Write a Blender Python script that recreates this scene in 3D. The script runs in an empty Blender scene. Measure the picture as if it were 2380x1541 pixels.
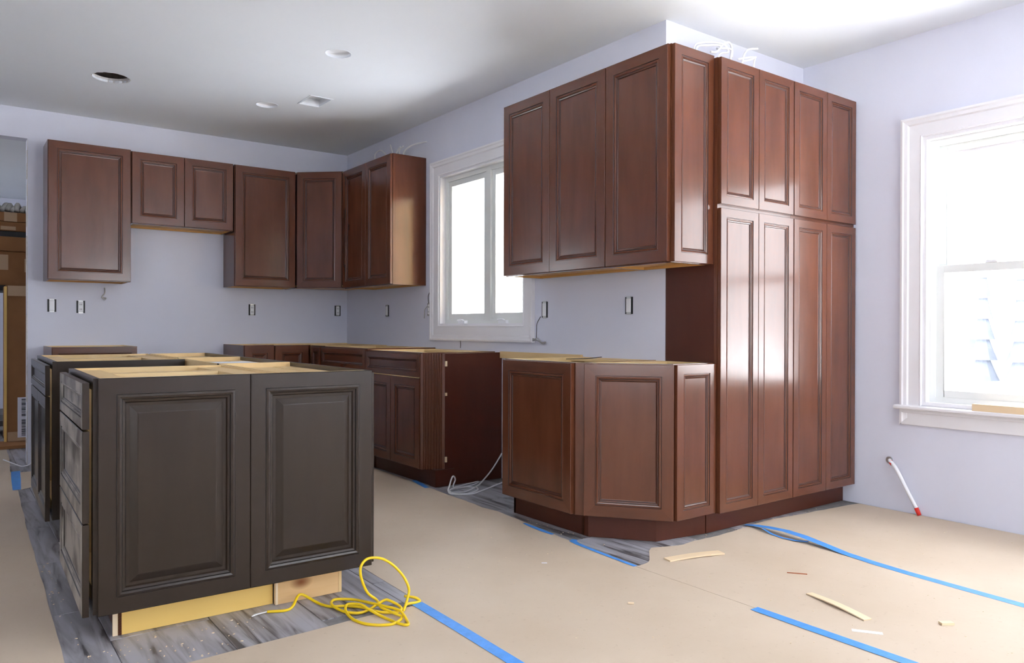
import bpy, bmesh, math, random
from mathutils import Vector, Matrix, Euler
random.seed(7)
SC = bpy.context.scene
COL = SC.collection
PI = math.pi

# ------------------------------------------------------------------ camera
yaw, pit, rol = 0.6393, -0.0031, 0.0028
fw = Vector((math.sin(yaw)*math.cos(pit), math.cos(yaw)*math.cos(pit), math.sin(pit)))
rt = Vector((math.cos(yaw), -math.sin(yaw), 0)); up = rt.cross(fw)
r2 = rt*math.cos(rol)+up*math.sin(rol); u2 = -rt*math.sin(rol)+up*math.cos(rol)
cam_d = bpy.data.cameras.new('camera'); cam = bpy.data.objects.new('camera', cam_d); COL.objects.link(cam)
cam_d.sensor_fit = 'HORIZONTAL'; cam_d.sensor_width = 36.0; cam_d.lens = 36.0*1773.0/2380.0
cam_d.clip_start = 0.02; cam_d.clip_end = 500
M = Matrix.Identity(4)
for i in range(3):
    M[i][0] = r2[i]; M[i][1] = u2[i]; M[i][2] = -fw[i]
M[0][3], M[1][3], M[2][3] = -3.1271, -2.818, 1.0434
cam.matrix_world = M
SC.camera = cam

# ------------------------------------------------------------------ world: bright overcast winter sky
wd = bpy.data.worlds.new('overcast_sky'); SC.world = wd; wd.use_nodes = True
bg = wd.node_tree.nodes['Background']
bg.inputs['Color'].default_value = (0.90, 0.95, 1.0, 1); bg.inputs['Strength'].default_value = 4.9
SC.view_settings.view_transform = 'Standard'; SC.view_settings.look = 'None'
SC.view_settings.gamma = 1.0; SC.view_settings.use_curve_mapping = False
SC.view_settings.exposure = 1.0

# low winter sun from behind the house: lights the snow and the outside of the alcove, enters no window directly
sun_d = bpy.data.lights.new('winter_sun', 'SUN'); sun_d.energy = 30.0; sun_d.angle = .01; sun_d.color = (1.0, .93, .82)
sun = bpy.data.objects.new('winter_sun', sun_d); COL.objects.link(sun)
sun.rotation_euler = Vector((.03, 1.0, .72)).to_track_quat('Z', 'Y').to_euler()

def portal(name, loc, rot, sx, sy):      # daylight enters here (sampling aid in each window opening, emits nothing)
    l = bpy.data.lights.new(name, 'AREA'); l.shape = 'RECTANGLE'; l.size = sx; l.size_y = sy
    l.cycles.is_portal = True
    o = bpy.data.objects.new(name, l); COL.objects.link(o); o.location = loc; o.rotation_euler = rot
    return o

# ------------------------------------------------------------------ materials
def new_mat(name):
    m = bpy.data.materials.new(name); m.use_nodes = True
    nt = m.node_tree
    return m, nt, nt.nodes['Principled BSDF']
def N(nt, typ, **kw):
    n = nt.nodes.new(typ)
    for k, v in kw.items():
        if k in n.inputs.keys() if hasattr(n.inputs, 'keys') else False: n.inputs[k].default_value = v
        else: setattr(n, k, v)
    return n
def plain(name, col, rough=.5, spec=.5, metal=0, noise=0, scale=8, bump=0, bscale=60):
    m, nt, b = new_mat(name)
    b.inputs['Base Color'].default_value = (*col, 1); b.inputs['Roughness'].default_value = rough
    b.inputs['Specular IOR Level'].default_value = spec; b.inputs['Metallic'].default_value = metal
    tc = N(nt, 'ShaderNodeTexCoord')
    if noise:
        n = N(nt, 'ShaderNodeTexNoise'); n.inputs['Scale'].default_value = scale; n.inputs['Detail'].default_value = 5
        nt.links.new(tc.outputs['Object'], n.inputs['Vector'])
        mr = N(nt, 'ShaderNodeMapRange'); mr.inputs['From Min'].default_value = .3; mr.inputs['From Max'].default_value = .7
        mr.inputs['To Min'].default_value = 1-noise; mr.inputs['To Max'].default_value = 1+noise*.5
        nt.links.new(n.outputs['Fac'], mr.inputs['Value'])
        mx = N(nt, 'ShaderNodeMix', data_type='RGBA', blend_type='MULTIPLY'); mx.inputs[0].default_value = 1
        mx.inputs[6].default_value = (*col, 1); nt.links.new(mr.outputs[0], mx.inputs[7])
        nt.links.new(mx.outputs[2], b.inputs['Base Color'])
    if bump:
        n2 = N(nt, 'ShaderNodeTexNoise'); n2.inputs['Scale'].default_value = bscale; n2.inputs['Detail'].default_value = 3
        nt.links.new(tc.outputs['Object'], n2.inputs['Vector'])
        bp = N(nt, 'ShaderNodeBump'); bp.inputs['Strength'].default_value = bump; bp.inputs['Distance'].default_value = .01
        nt.links.new(n2.outputs['Fac'], bp.inputs['Height']); nt.links.new(bp.outputs[0], b.inputs['Normal'])
    return m
def wood(name, dark, light, rough=.26, su=1.3, sv=10, contrast=(.22, .80), spec=.5, blotch=.5, coat=0, dust_glare=None, knots=False):
    m, nt, b = new_mat(name); L = nt.links.new
    uv = N(nt, 'ShaderNodeUVMap'); uv.uv_map = 'grain'
    oi = N(nt, 'ShaderNodeObjectInfo')
    ml = N(nt, 'ShaderNodeMath', operation='MULTIPLY'); ml.inputs[1].default_value = 53.0
    L(oi.outputs['Random'], ml.inputs[0])
    cb = N(nt, 'ShaderNodeCombineXYZ'); L(ml.outputs[0], cb.inputs[0]); L(ml.outputs[0], cb.inputs[1])
    ad = N(nt, 'ShaderNodeVectorMath', operation='ADD'); L(uv.outputs[0], ad.inputs[0]); L(cb.outputs[0], ad.inputs[1])
    mp = N(nt, 'ShaderNodeMapping'); mp.inputs['Scale'].default_value = (su, sv, 1); L(ad.outputs[0], mp.inputs['Vector'])
    n1 = N(nt, 'ShaderNodeTexNoise'); n1.inputs['Scale'].default_value = 1; n1.inputs['Detail'].default_value = 6
    n1.inputs['Roughness'].default_value = .6; n1.inputs['Distortion'].default_value = .4; L(mp.outputs[0], n1.inputs['Vector'])
    mp2 = N(nt, 'ShaderNodeMapping'); mp2.inputs['Scale'].default_value = (2.2, 5.5, 1); L(ad.outputs[0], mp2.inputs['Vector'])
    n2 = N(nt, 'ShaderNodeTexNoise'); n2.inputs['Scale'].default_value = 1; n2.inputs['Detail'].default_value = 3; L(mp2.outputs[0], n2.inputs['Vector'])
    mixf = N(nt, 'ShaderNodeMix', data_type='FLOAT'); mixf.inputs[0].default_value = blotch
    L(n1.outputs['Fac'], mixf.inputs[2]); L(n2.outputs['Fac'], mixf.inputs[3])
    cr = N(nt, 'ShaderNodeValToRGB'); cr.color_ramp.elements[0].position = contrast[0]; cr.color_ramp.elements[1].position = contrast[1]
    cr.color_ramp.elements[0].color = (*dark, 1); cr.color_ramp.elements[1].color = (*light, 1)
    L(mixf.outputs[0], cr.inputs[0])
    out = cr.outputs[0]
    if knots:
        mp3 = N(nt, 'ShaderNodeMapping'); mp3.inputs['Scale'].default_value = (6, 9, 1); L(ad.outputs[0], mp3.inputs['Vector'])
        vo = N(nt, 'ShaderNodeTexVoronoi'); vo.inputs['Scale'].default_value = 1; L(mp3.outputs[0], vo.inputs['Vector'])
        c2 = N(nt, 'ShaderNodeValToRGB'); c2.color_ramp.elements[0].position = .08; c2.color_ramp.elements[1].position = .30
        c2.color_ramp.elements[0].color = (.28, .10, .03, 1); c2.color_ramp.elements[1].color = (1, 1, 1, 1)
        L(vo.outputs['Distance'], c2.inputs[0])
        mk = N(nt, 'ShaderNodeMix', data_type='RGBA', blend_type='MULTIPLY'); mk.inputs[0].default_value = 1
        L(out, mk.inputs[6]); L(c2.outputs[0], mk.inputs[7]); out = mk.outputs[2]
    if dust_glare:
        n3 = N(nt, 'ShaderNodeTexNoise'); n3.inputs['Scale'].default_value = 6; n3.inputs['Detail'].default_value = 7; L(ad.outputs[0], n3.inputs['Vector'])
        c3 = N(nt, 'ShaderNodeValToRGB'); c3.color_ramp.elements[0].position = dust_glare[0]; c3.color_ramp.elements[1].position = dust_glare[1]
        c3.color_ramp.elements[0].color = (0, 0, 0, 1); c3.color_ramp.elements[1].color = (dust_glare[3],)*3+(1,)
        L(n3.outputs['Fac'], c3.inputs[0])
        md = N(nt, 'ShaderNodeMix', data_type='RGBA'); L(c3.outputs[0], md.inputs[0]); L(out, md.inputs[6]); md.inputs[7].default_value = (*dust_glare[2], 1)
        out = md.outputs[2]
    L(out, b.inputs['Base Color'])
    b.inputs['Roughness'].default_value = rough; b.inputs['Specular IOR Level'].default_value = spec
    b.inputs['Coat Weight'].default_value = coat; b.inputs['Coat Roughness'].default_value = .12
    bp = N(nt, 'ShaderNodeBump'); bp.inputs['Strength'].default_value = .02; bp.inputs['Distance'].default_value = .002
    L(n1.outputs['Fac'], bp.inputs['Height']); L(bp.outputs[0], b.inputs['Normal'])
    return m

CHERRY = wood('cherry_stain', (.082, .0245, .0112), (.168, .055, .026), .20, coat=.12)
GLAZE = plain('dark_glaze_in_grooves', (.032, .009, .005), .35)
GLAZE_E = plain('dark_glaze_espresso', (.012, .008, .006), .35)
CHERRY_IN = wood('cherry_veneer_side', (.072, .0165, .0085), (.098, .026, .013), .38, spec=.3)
ESPRESSO = wood('espresso_stain', (.022, .0138, .0090), (.034, .0215, .0145), .26, contrast=(.15, .9), spec=.4)
ESPRESSO_DG = wood('espresso_stain_dust_glare', (.030, .020, .0145), (.05, .035, .026), .42, dust_glare=(.36, .57, (.42, .38, .33), .88))  # beige noise puts both dust and grazing glare into the drawer colour
PLY = wood('maple_plywood', (.74, .50, .22), (.90, .68, .38), .45, su=1.2, sv=14, spec=.3)
PLY_BOUNCE = wood('maple_bounce_tint', (.60, .31, .085), (.76, .44, .15), .4, su=1.2, sv=12, spec=.4)  # maple with the orange of dim bounced light mixed into its colour
PLY_Y = wood('yellow_plywood', (.86, .56, .15), (.93, .64, .21), .45, su=1.0, sv=9, spec=.3)
PINE = wood('knotty_pine', (.68, .40, .16), (.86, .60, .32), .5, su=1.2, sv=16, spec=.3, knots=True)
SHIM = wood('raw_shim_wood', (.78, .58, .36), (.90, .74, .52), .6, su=2, sv=40, spec=.2)
WALL = plain('lavender_white_paint', (.745, .76, .87), .65, .3, noise=.03, scale=1.5, bump=.03, bscale=140)
CEIL = plain('ceiling_white_paint', (.86, .90, .96), .7, .2, noise=.02, scale=1.2)
DRYWALL = plain('raw_drywall_edge', (.70, .68, .68), .9, .2, noise=.15, scale=60)
TRIM = plain('white_trim_paint', (.86, .85, .88), .35, .5)
VINYL = plain('white_vinyl', (.84, .86, .84), .35, .5)
GROUT = plain('grey_grout', (.26, .25, .25), .85, .2, noise=.2, scale=30)
METAL = plain('galvanised_metal', (.5, .5, .5), .4, .5, metal=.9)
DARK = plain('dark_box_plastic', (.012, .014, .018), .5)
WHITEP = plain('white_plastic', (.90, .91, .94), .4)
CAVITY = plain('dusty_ceiling_cavity', (.20, .17, .16), .9, .1, noise=.3, scale=20)
CABLE = plain('white_cable_sheath', (.86, .86, .88), .4)
BLACK = plain('black_wire', (.02, .02, .022), .5)
YELLOW = plain('yellow_cable_sheath', (.90, .62, .012), .35)
RED = plain('red_plastic', (.75, .03, .02), .4)
TAPE = plain('blue_painters_tape', (.085, .34, .86), .45, .4, noise=.12, scale=30, bump=.15, bscale=90)
CARTON = plain('brown_cardboard', (.33, .155, .062), .8, .2, noise=.12, scale=5)
CARTON_T = plain('tan_packing_tape', (.55, .36, .20), .35, .5)
LABEL = plain('white_label', (.80, .78, .86), .5)
STEEL = plain('black_shelf_steel', (.02, .018, .018), .5)
PAPERW = plain('white_print_paper', (.85, .86, .92), .6)
RAG = plain('white_cloth', (.62, .60, .55), .9, noise=.2, scale=20)
SNOW = plain('snow', (.86, .89, .96), .8, .2, noise=.05, scale=1)
CONIFER = plain('frosted_needles', (.115, .125, .15), .9, .1, noise=.2, scale=3)
BARK = plain('grey_bark', (.20, .19, .2), .9, .1, noise=.3, scale=6)
JOIST = plain('joist_lumber', (.42, .12, .05), .8, .2, noise=.3, scale=12)
SAW = plain('sawdust_chip', (.86, .70, .50), .8, .2)
SIDING = plain('warm_cream_siding', (.72, .52, .24), .6, .3)
DUCT = plain('duct_liner_white', (.78, .80, .84), .5)

# brown builder's paper
def paper_mat():
    m, nt, b = new_mat('tan_builder_paper'); L = nt.links.new
    g = N(nt, 'ShaderNodeNewGeometry')
    n1 = N(nt, 'ShaderNodeTexNoise'); n1.inputs['Scale'].default_value = 1.6; n1.inputs['Detail'].default_value = 5; L(g.outputs['Position'], n1.inputs['Vector'])
    cr = N(nt, 'ShaderNodeValToRGB'); cr.color_ramp.elements[0].position = .3; cr.color_ramp.elements[1].position = .7
    cr.color_ramp.elements[0].color = (.585, .465, .345, 1); cr.color_ramp.elements[1].color = (.655, .54, .42, 1); L(n1.outputs['Fac'], cr.inputs[0])
    n2 = N(nt, 'ShaderNodeTexNoise'); n2.inputs['Scale'].default_value = 45; n2.inputs['Detail'].default_value = 3; L(g.outputs['Position'], n2.inputs['Vector'])
    c2 = N(nt, 'ShaderNodeValToRGB'); c2.color_ramp.elements[0].position = .27; c2.color_ramp.elements[1].position = .36
    c2.color_ramp.elements[0].color = (.72, .66, .6, 1); c2.color_ramp.elements[1].color = (1, 1, 1, 1); L(n2.outputs['Fac'], c2.inputs[0])
    mx = N(nt, 'ShaderNodeMix', data_type='RGBA', blend_type='MULTIPLY'); mx.inputs[0].default_value = .3
    L(cr.outputs[0], mx.inputs[6]); L(c2.outputs[0], mx.inputs[7]); L(mx.outputs[2], b.inputs['Base Color'])
    b.inputs['Roughness'].default_value = .62; b.inputs['Specular IOR Level'].default_value = .35
    n3 = N(nt, 'ShaderNodeTexNoise'); n3.inputs['Scale'].default_value = 3.5; n3.inputs['Detail'].default_value = 4; L(g.outputs['Position'], n3.inputs['Vector'])
    bp = N(nt, 'ShaderNodeBump'); bp.inputs['Strength'].default_value = .25; bp.inputs['Distance'].default_value = .02
    L(n3.outputs['Fac'], bp.inputs['Height']); L(bp.outputs[0], b.inputs['Normal'])
    return m
PAPER = paper_mat()
# wood-look grey porcelain tile
def tile_mat():
    m, nt, b = new_mat('grey_wood_look_tile'); L = nt.links.new
    tc = N(nt, 'ShaderNodeTexCoord'); oi = N(nt, 'ShaderNodeObjectInfo')
    ml = N(nt, 'ShaderNodeMath', operation='MULTIPLY'); ml.inputs[1].default_value = 41; L(oi.outputs['Random'], ml.inputs[0])
    cb = N(nt, 'ShaderNodeCombineXYZ')
    for i in range(3): L(ml.outputs[0], cb.inputs[i])
    ad = N(nt, 'ShaderNodeVectorMath', operation='ADD'); L(tc.outputs['Object'], ad.inputs[0]); L(cb.outputs[0], ad.inputs[1])
    mp = N(nt, 'ShaderNodeMapping'); mp.inputs['Scale'].default_value = (15, 1.3, 1); L(ad.outputs[0], mp.inputs['Vector'])
    n1 = N(nt, 'ShaderNodeTexNoise'); n1.inputs['Scale'].default_value = 1.5; n1.inputs['Detail'].default_value = 7; n1.inputs['Distortion'].default_value = .9
    L(mp.outputs[0], n1.inputs['Vector'])
    cr = N(nt, 'ShaderNodeValToRGB'); e = cr.color_ramp.elements
    e[0].position = .36; e[0].color = (.09, .085, .09, 1); e[1].position = .60; e[1].color = (.42, .42, .46, 1)
    x = e.new(.43); x.color = (.25, .24, .255, 1)
    L(n1.outputs['Fac'], cr.inputs[0]); L(cr.outputs[0], b.inputs['Base Color'])
    b.inputs['Roughness'].default_value = .36
    return m
TILE = tile_mat()
def glass_mat():
    m = bpy.data.materials.new('window_glass'); m.use_nodes = True; nt = m.node_tree
    nt.nodes.remove(nt.nodes['Principled BSDF']); out = nt.nodes['Material Output']
    t = N(nt, 'ShaderNodeBsdfTransparent'); g = N(nt, 'ShaderNodeBsdfGlossy'); g.inputs['Roughness'].default_value = .02
    f = N(nt, 'ShaderNodeFresnel'); mx = N(nt, 'ShaderNodeMixShader')
    ge = N(nt, 'ShaderNodeNewGeometry'); mi = N(nt, 'ShaderNodeMix', data_type='FLOAT')      # same reflectance on both faces of the thin pane
    mi.inputs[2].default_value = 1.30; mi.inputs[3].default_value = 1/1.30
    nt.links.new(ge.outputs['Backfacing'], mi.inputs[0]); nt.links.new(mi.outputs[0], f.inputs['IOR'])
    nt.links.new(f.outputs[0], mx.inputs[0]); nt.links.new(t.outputs[0], mx.inputs[1]); nt.links.new(g.outputs[0], mx.inputs[2]); nt.links.new(mx.outputs[0], out.inputs[0])
    return m
GLASS = glass_mat()

# ------------------------------------------------------------------ mesh helpers
AX = {'x': Vector((1, 0, 0)), 'y': Vector((0, 1, 0)), 'z': Vector((0, 0, 1))}
class MB:
    def __init__(s): s.v = []; s.f = []; s.m = []; s.g = []
    def face(s, pts, m=0, g='z'):
        i = len(s.v); s.v += [Vector(p) for p in pts]; s.f.append(list(range(i, i+len(pts)))); s.m.append(m)
        s.g.append(AX[g] if isinstance(g, str) else Vector(g)); return s
    def box(s, x0, y0, z0, x1, y1, z1, m=0, g='z', fm={}):
        P = lambda a, b, c: (x1 if a else x0, y1 if b else y0, z1 if c else z0)
        F = {'-x': [(0,0,0),(0,0,1),(0,1,1),(0,1,0)], '+x': [(1,0,0),(1,1,0),(1,1,1),(1,0,1)],
             '-y': [(0,0,0),(1,0,0),(1,0,1),(0,0,1)], '+y': [(0,1,0),(0,1,1),(1,1,1),(1,1,0)],
             '-z': [(0,0,0),(0,1,0),(1,1,0),(1,0,0)], '+z': [(0,0,1),(1,0,1),(1,1,1),(0,1,1)]}
        for k, q in F.items(): s.face([P(*c) for c in q], fm.get(k, m), g)
        return s
    def prism(s, poly, z0, z1, m=0, g='x', ms=None):     # poly (x,y) counter-clockwise
        ms = m if ms is None else ms
        s.face([(p[0], p[1], z1) for p in poly], m, g); s.face([(p[0], p[1], z0) for p in reversed(poly)], m, g)
        for i in range(len(poly)):
            a, b = poly[i], poly[(i+1) % len(poly)]
            s.face([(a[0],a[1],z0),(b[0],b[1],z0),(b[0],b[1],z1),(a[0],a[1],z1)], ms, 'z' if z1-z0 > .1 else (b[0]-a[0], b[1]-a[1], 0))
        return s
    def prism_x(s, poly, x0, x1, m=0, g='z', fm={}):     # poly (y,z) counter-clockwise seen from +x
        s.face([(x1, p[0], p[1]) for p in poly], fm.get('+x', m), g); s.face([(x0, p[0], p[1]) for p in reversed(poly)], fm.get('-x', m), g)
        for i in range(len(poly)):
            a, b = poly[i], poly[(i+1) % len(poly)]
            s.face([(x0,a[0],a[1]),(x0,b[0],b[1]),(x1,b[0],b[1]),(x1,a[0],a[1])][::-1], fm.get('edge', m) if not (abs(b[1]-a[1]) < .001 and b[0] < a[0]) else m, 'x' if abs(b[1]-a[1]) < .001 else 'z')
        return s
    def tube(s, pts, r, n=8, m=0, closed=False, sub=6):
        P = [Vector(p) for p in pts]; Q = []
        if len(P) > 2:
            for i in range(len(P)-1):
                p0 = P[max(i-1, 0)]; p1 = P[i]; p2 = P[i+1]; p3 = P[min(i+2, len(P)-1)]
                for k in range(sub):
                    t = k/sub
                    Q.append(.5*((2*p1)+(p2-p0)*t+(2*p0-5*p1+4*p2-p3)*t*t+(3*p1-p0-3*p2+p3)*t**3))
            Q.append(P[-1])
        else: Q = P
        rings = []; prev = None
        for i, q in enumerate(Q):
            d = (Q[min(i+1, len(Q)-1)]-Q[max(i-1, 0)])
            if d.length < 1e-9: d = Vector((0, 0, 1))
            d.normalize()
            if prev is None:
                a = d.cross(Vector((0, 0, 1)));
                if a.length < .1: a = d.cross(Vector((1, 0, 0)))
            else: a = prev - d*prev.dot(d)
            a.normalize(); prev = a; b = d.cross(a)
            rr = r(i/(len(Q)-1)) if callable(r) else r
            base = len(s.v)
            s.v += [q + rr*(a*math.cos(2*PI*j/n)+b*math.sin(2*PI*j/n)) for j in range(n)]
            rings.append(base)
        for i in range(len(rings)-1):
            for j in range(n):
                k = (j+1) % n
                s.f.append([rings[i]+j, rings[i]+k, rings[i+1]+k, rings[i+1]+j][::-1]); s.m.append(m); s.g.append(AX['z'])
        s.f.append([rings[0]+j for j in range(n)]); s.m.append(m); s.g.append(AX['z'])
        s.f.append([rings[-1]+j for j in reversed(range(n))]); s.m.append(m); s.g.append(AX['z'])
        return s
    def lathe(s, prof, c, n=24, m=0):     # prof (r,z) about vertical axis at c
        base = len(s.v)
        for r, z in prof:
            s.v += [Vector((c[0]+r*math.cos(2*PI*j/n), c[1]+r*math.sin(2*PI*j/n), c[2]+z)) for j in range(n)]
        for i in range(len(prof)-1):
            for j in range(n):
                k = (j+1) % n
                s.f.append([base+i*n+j, base+i*n+k, base+(i+1)*n+k, base+(i+1)*n+j]); s.m.append(m); s.g.append(AX['z'])
        return s
    def build(s, name, mats, parent=None, smooth=False, bevel=0, weld=False, loc=None, rz=0):
        me = bpy.data.meshes.new(name)
        me.from_pydata([tuple(v) for v in s.v], [], s.f)
        mats = mats if isinstance(mats, (list, tuple)) else [mats]
        for m in mats: me.materials.append(m)
        uvl = me.uv_layers.new(name='grain')
        for p in me.polygons:
            p.material_index = s.m[p.index]; p.use_smooth = smooth
            g = s.g[p.index].normalized() if s.g[p.index].length > 0 else AX['z']; n = p.normal
            g = g - n*g.dot(n)
            if g.length < .2:
                g = AX['x'] - n*n.x if abs(n.x) < .9 else AX['y']
            g = g.normalized(); t = n.cross(g)
            for li in p.loop_indices:
                co = me.vertices[me.loops[li].vertex_index].co
                uvl.data[li].uv = (co.dot(g), co.dot(t))
        if weld or bevel:
            bm = bmesh.new(); bm.from_mesh(me); bmesh.ops.remove_doubles(bm, verts=bm.verts, dist=1e-5)
            if bevel:
                ed = [e for e in bm.edges if len(e.link_faces) == 2 and e.calc_face_angle(0) > .6]
                bmesh.ops.bevel(bm, geom=ed, offset=bevel, segments=1, affect='EDGES')
            bm.to_mesh(me); bm.free()
        o = bpy.data.objects.new(name, me); COL.objects.link(o)
        if parent: o.parent = parent
        if loc is not None: o.location = loc
        o.rotation_euler.z = rz
        return o

def tag(o, label=None, cat=None, group=None, kind=None):
    if label: o['label'] = label
    if cat: o['category'] = cat
    if group: o['group'] = group
    if kind: o['kind'] = kind
    return o
def thing(name, label, cat, loc=(0, 0, 0), rz=0, group=None, parent=None):
    o = bpy.data.objects.new(name, None); COL.objects.link(o); o.empty_display_size = .1
    o.location = loc; o.rotation_euler.z = rz
    return tag(o, label, cat, group)
def struct(o): o['kind'] = 'structure'; return o

# ------------------------------------------------------------------ the room
H = 2.718; YA = 4.068; XC = 1.29; T = .125
XL, YB = -5.6, -5.2
def wall(name, axis, pos, thick, a0, a1, holes, mat=WALL, z0=0, z1=H):
    """wall whose room side is at `pos` on `axis`; holes (a0,a1,z0,z1)"""
    mb = MB()
    As = sorted({a0, a1, *[h[0] for h in holes], *[h[1] for h in holes]}); Zs = sorted({z0, z1, *[h[2] for h in holes], *[h[3] for h in holes]})
    p0, p1 = min(pos, pos+thick), max(pos, pos+thick)
    for i in range(len(As)-1):
        for k in range(len(Zs)-1):
            ca = (As[i]+As[i+1])/2; cz = (Zs[k]+Zs[k+1])/2
            if any(h[0] < ca < h[1] and h[2] < cz < h[3] for h in holes): continue
            if axis == 'x': mb.box(p0, As[i], Zs[k], p1, As[i+1], Zs[k+1])
            else: mb.box(As[i], p0, Zs[k], As[i+1], p1, Zs[k+1])
    return struct(mb.build(name, mat))
OPL = (-4.3, -2.622, 0, 2.488)                      # opening to the next room
WB = (1.25, 2.345, 1.07, 2.245)                     # sink window
WC = (-1.95, -.75, .62, 2.13)                       # right window
WC2 = (-4.7, -2.7, .62, 2.13)
WL = (-4.2, -2.6, .6, 2.2)
DB = (-1.3, 1.0, .95, 2.2)
wall('wall_back', 'y', YA, T, XL, 0, [OPL])
wall('wall_kitchen', 'x', 0, T, 0, YA+T, [WB])
wall('wall_alcove', 'y', 0, T, T, XC, [])
wall('wall_right', 'x', XC, T, YB, T, [WC, WC2])
wall('wall_left', 'x', XL, -T, YB, 9.2, [WL, (6.2, 7.2, 1.1, 2.2)])
wall('wall_behind', 'y', YB, -T, XL-T, XC+T, [DB])
wall('wall_far_room_back', 'y', 9.0, T, XL, 0, [])
wall('wall_far_room_right', 'x', -1.4, T, YA+T, 9.0, [])
# warm painted clapboards on the outside of the alcove (mirrored in the glossy far cabinets)
ext = struct(MB().box(T, T, 0, XC+T, T+.012, 2.9).build('wall_exterior', SIDING))
cb_ = MB(); cb_.prism_x([(0, 0), (.026, 0), (.008, .16), (0, .16)], 0, XC-.002); c0 = cb_.build('clapboard', SIDING, ext, loc=(T, T+.0125, .02))
for k in range(1, 18):
    c = c0.copy(); COL.objects.link(c); c.parent = ext; c.location = (T, T+.0125, .02+.16*k)
# raw, ragged drywall edge at the opening jamb
mb = MB(); random.seed(3)
zz = 0
while zz < 2.48:
    dz = random.uniform(.03, .09); w = random.uniform(.0, .006)
    mb.box(-2.6225-w, YA-.001, zz, -2.62, YA+.02, min(zz+dz, 2.488)); zz += dz
struct(mb.build('trim_1', DRYWALL))
# floor: slab of grout with the laid tiles as pieces
fl = struct(MB().box(XL-.12, YB-.12, -.06, XC+.12, 9.1, -.0035).build('floor', GROUT))
tm = MB().box(-.1588, -.3638, -.0085, .1588, .3638, 0).build('tile', TILE, fl, bevel=.0012)
first = True; TX0 = -2.684; TW = .32; TL = .73
for k in range(-3, 13):
    off = {0: .02, 1: .27, 2: .5}[k % 3] if k not in (-1,) else .385
    for j in range(-1, 8):
        x = TX0+TW*(k+.5); y = off+TL*(j+.5)
        if y < -.8 or (x > -.0 and y > -.05) or x > XC-.02 or (x > -1.4 and y > 4.0): continue
        if x+.16 > XC: continue
        if (x > -1.75 and y > YA-.3) : continue
        if first: o = tm; first = False
        else: o = tm.copy(); COL.objects.link(o); o.parent = fl
        o.location = (x, y, 0)

# ceiling with cut openings
holes = [(-2.235, 2.89, .115, 40), (-1.205, 1.55, .078, 40), (-1.192, 2.872, .078, 40)]
vent = (-1.012, -.860, 2.45, 2.685)
def ceiling():
    mb = MB(); c = [(h[0]-.16, h[0]+.16, h[1]-.16, h[1]+.16) for h in holes]+[vent]
    Xs = sorted({XL, XC+T, *[v for h in c for v in h[:2]]}); Ys = sorted({YB-T, 9.1, *[v for h in c for v in h[2:]]})
    for i in range(len(Xs)-1):
        for j in range(len(Ys)-1):
            cx = (Xs[i]+Xs[i+1])/2; cy = (Ys[j]+Ys[j+1])/2
            if any(h[0] < cx < h[1] and h[2] < cy < h[3] for h in c): continue
            mb.face([(Xs[i],Ys[j],H),(Xs[i],Ys[j+1],H),(Xs[i+1],Ys[j+1],H),(Xs[i+1],Ys[j],H)])
    random.seed(5)
    for q, (hx, hy, r, n) in enumerate(holes):
        e = .16
        ring = []; sq = []
        for k in range(n):
            a = 2*PI*k/n; rr = r*(1+(random.uniform(-.05, .05) if q == 0 else 0))
            ring.append((hx+rr*math.cos(a), hy+rr*math.sin(a)))
            m = max(abs(math.cos(a)), abs(math.sin(a))); sq.append((hx+e*math.cos(a)/m, hy+e*math.sin(a)/m))
        for k in range(n):
            l = (k+1) % n
            mb.face([(*sq[k], H), (*ring[k], H), (*ring[l], H), (*sq[l], H)])
            mb.face([(*ring[k], H), (*ring[k], H+.016), (*ring[l], H+.016), (*ring[l], H)])
    x0, x1, y0, y1 = vent
    V = [(x0,y0),(x1,y0),(x1,y1),(x0,y1)]
    for k in range(4):
        a, b = V[k], V[(k+1) % 4]; mb.face([(*a,H),(*b,H),(*b,H+.016),(*a,H+.016)])
    # plasterboard top skin so that no daylight leaks in
    mb.box(XL-.2, YB-.2, H+.32, XC+.3, 9.3, H+.36)
    for (a, b, c_, d) in ((XL-.2, YB-.2, XC+.3, YB-.12), (XL-.2, 9.1, XC+.3, 9.3), (XL-.2, YB-.2, XL-.1, 9.3), (XC+.13, YB-.2, XC+.3, 9.3)):
        mb.box(a, b, H-.01, c_, d, H+.34)
    return struct(mb.build('ceiling', CEIL))
ceiling()
# things in the cut-outs
t = thing('ceiling_cutout', 'ragged round hole cut in ceiling showing reddish lumber inside', 'ceiling hole', (holes[0][0], holes[0][1], H))
MB().lathe([(.122, .016), (.122, .0165), (.150, .018), (.150, .20), (0.001, .20)], (0, 0, 0), 28).build('cavity', CAVITY, t)
MB().box(.0, -.03, .04, .13, .02, .18, g='x').build('joist', JOIST, t)
MB().lathe([(.112, 0.001), (.119, .001), (.119, .03), (.112, .03)], (0, 0, 0), 36).build('paper_rim', DRYWALL, t)
def can(i, lab):
    t = thing('recessed_light_can', lab, 'recessed light', (holes[i][0], holes[i][1], H), group='round recessed cans in the ceiling')
    MB().lathe([(.079, .004), (.078, .016), (.074, .022), (.05, .024), (.001, .024)], (0, 0, 0), 32).build('housing', WHITEP, t, smooth=True)
    MB().lathe([(.077, -.001), (.083, -.001), (.083, .003), (.077, .003)], (0, 0, 0), 32).build('rim', CEIL, t)
can(1, 'white round recessed light can nearest the camera in ceiling')
can(2, 'white round recessed light can beside the square ceiling vent')
t = thing('vent_boot', 'square duct opening cut in ceiling between the far light can and corner', 'vent', ((vent[0]+vent[1])/2, (vent[2]+vent[3])/2, H))
a, b = (vent[1]-vent[0])/2, (vent[3]-vent[2])/2
mb = MB()
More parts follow.
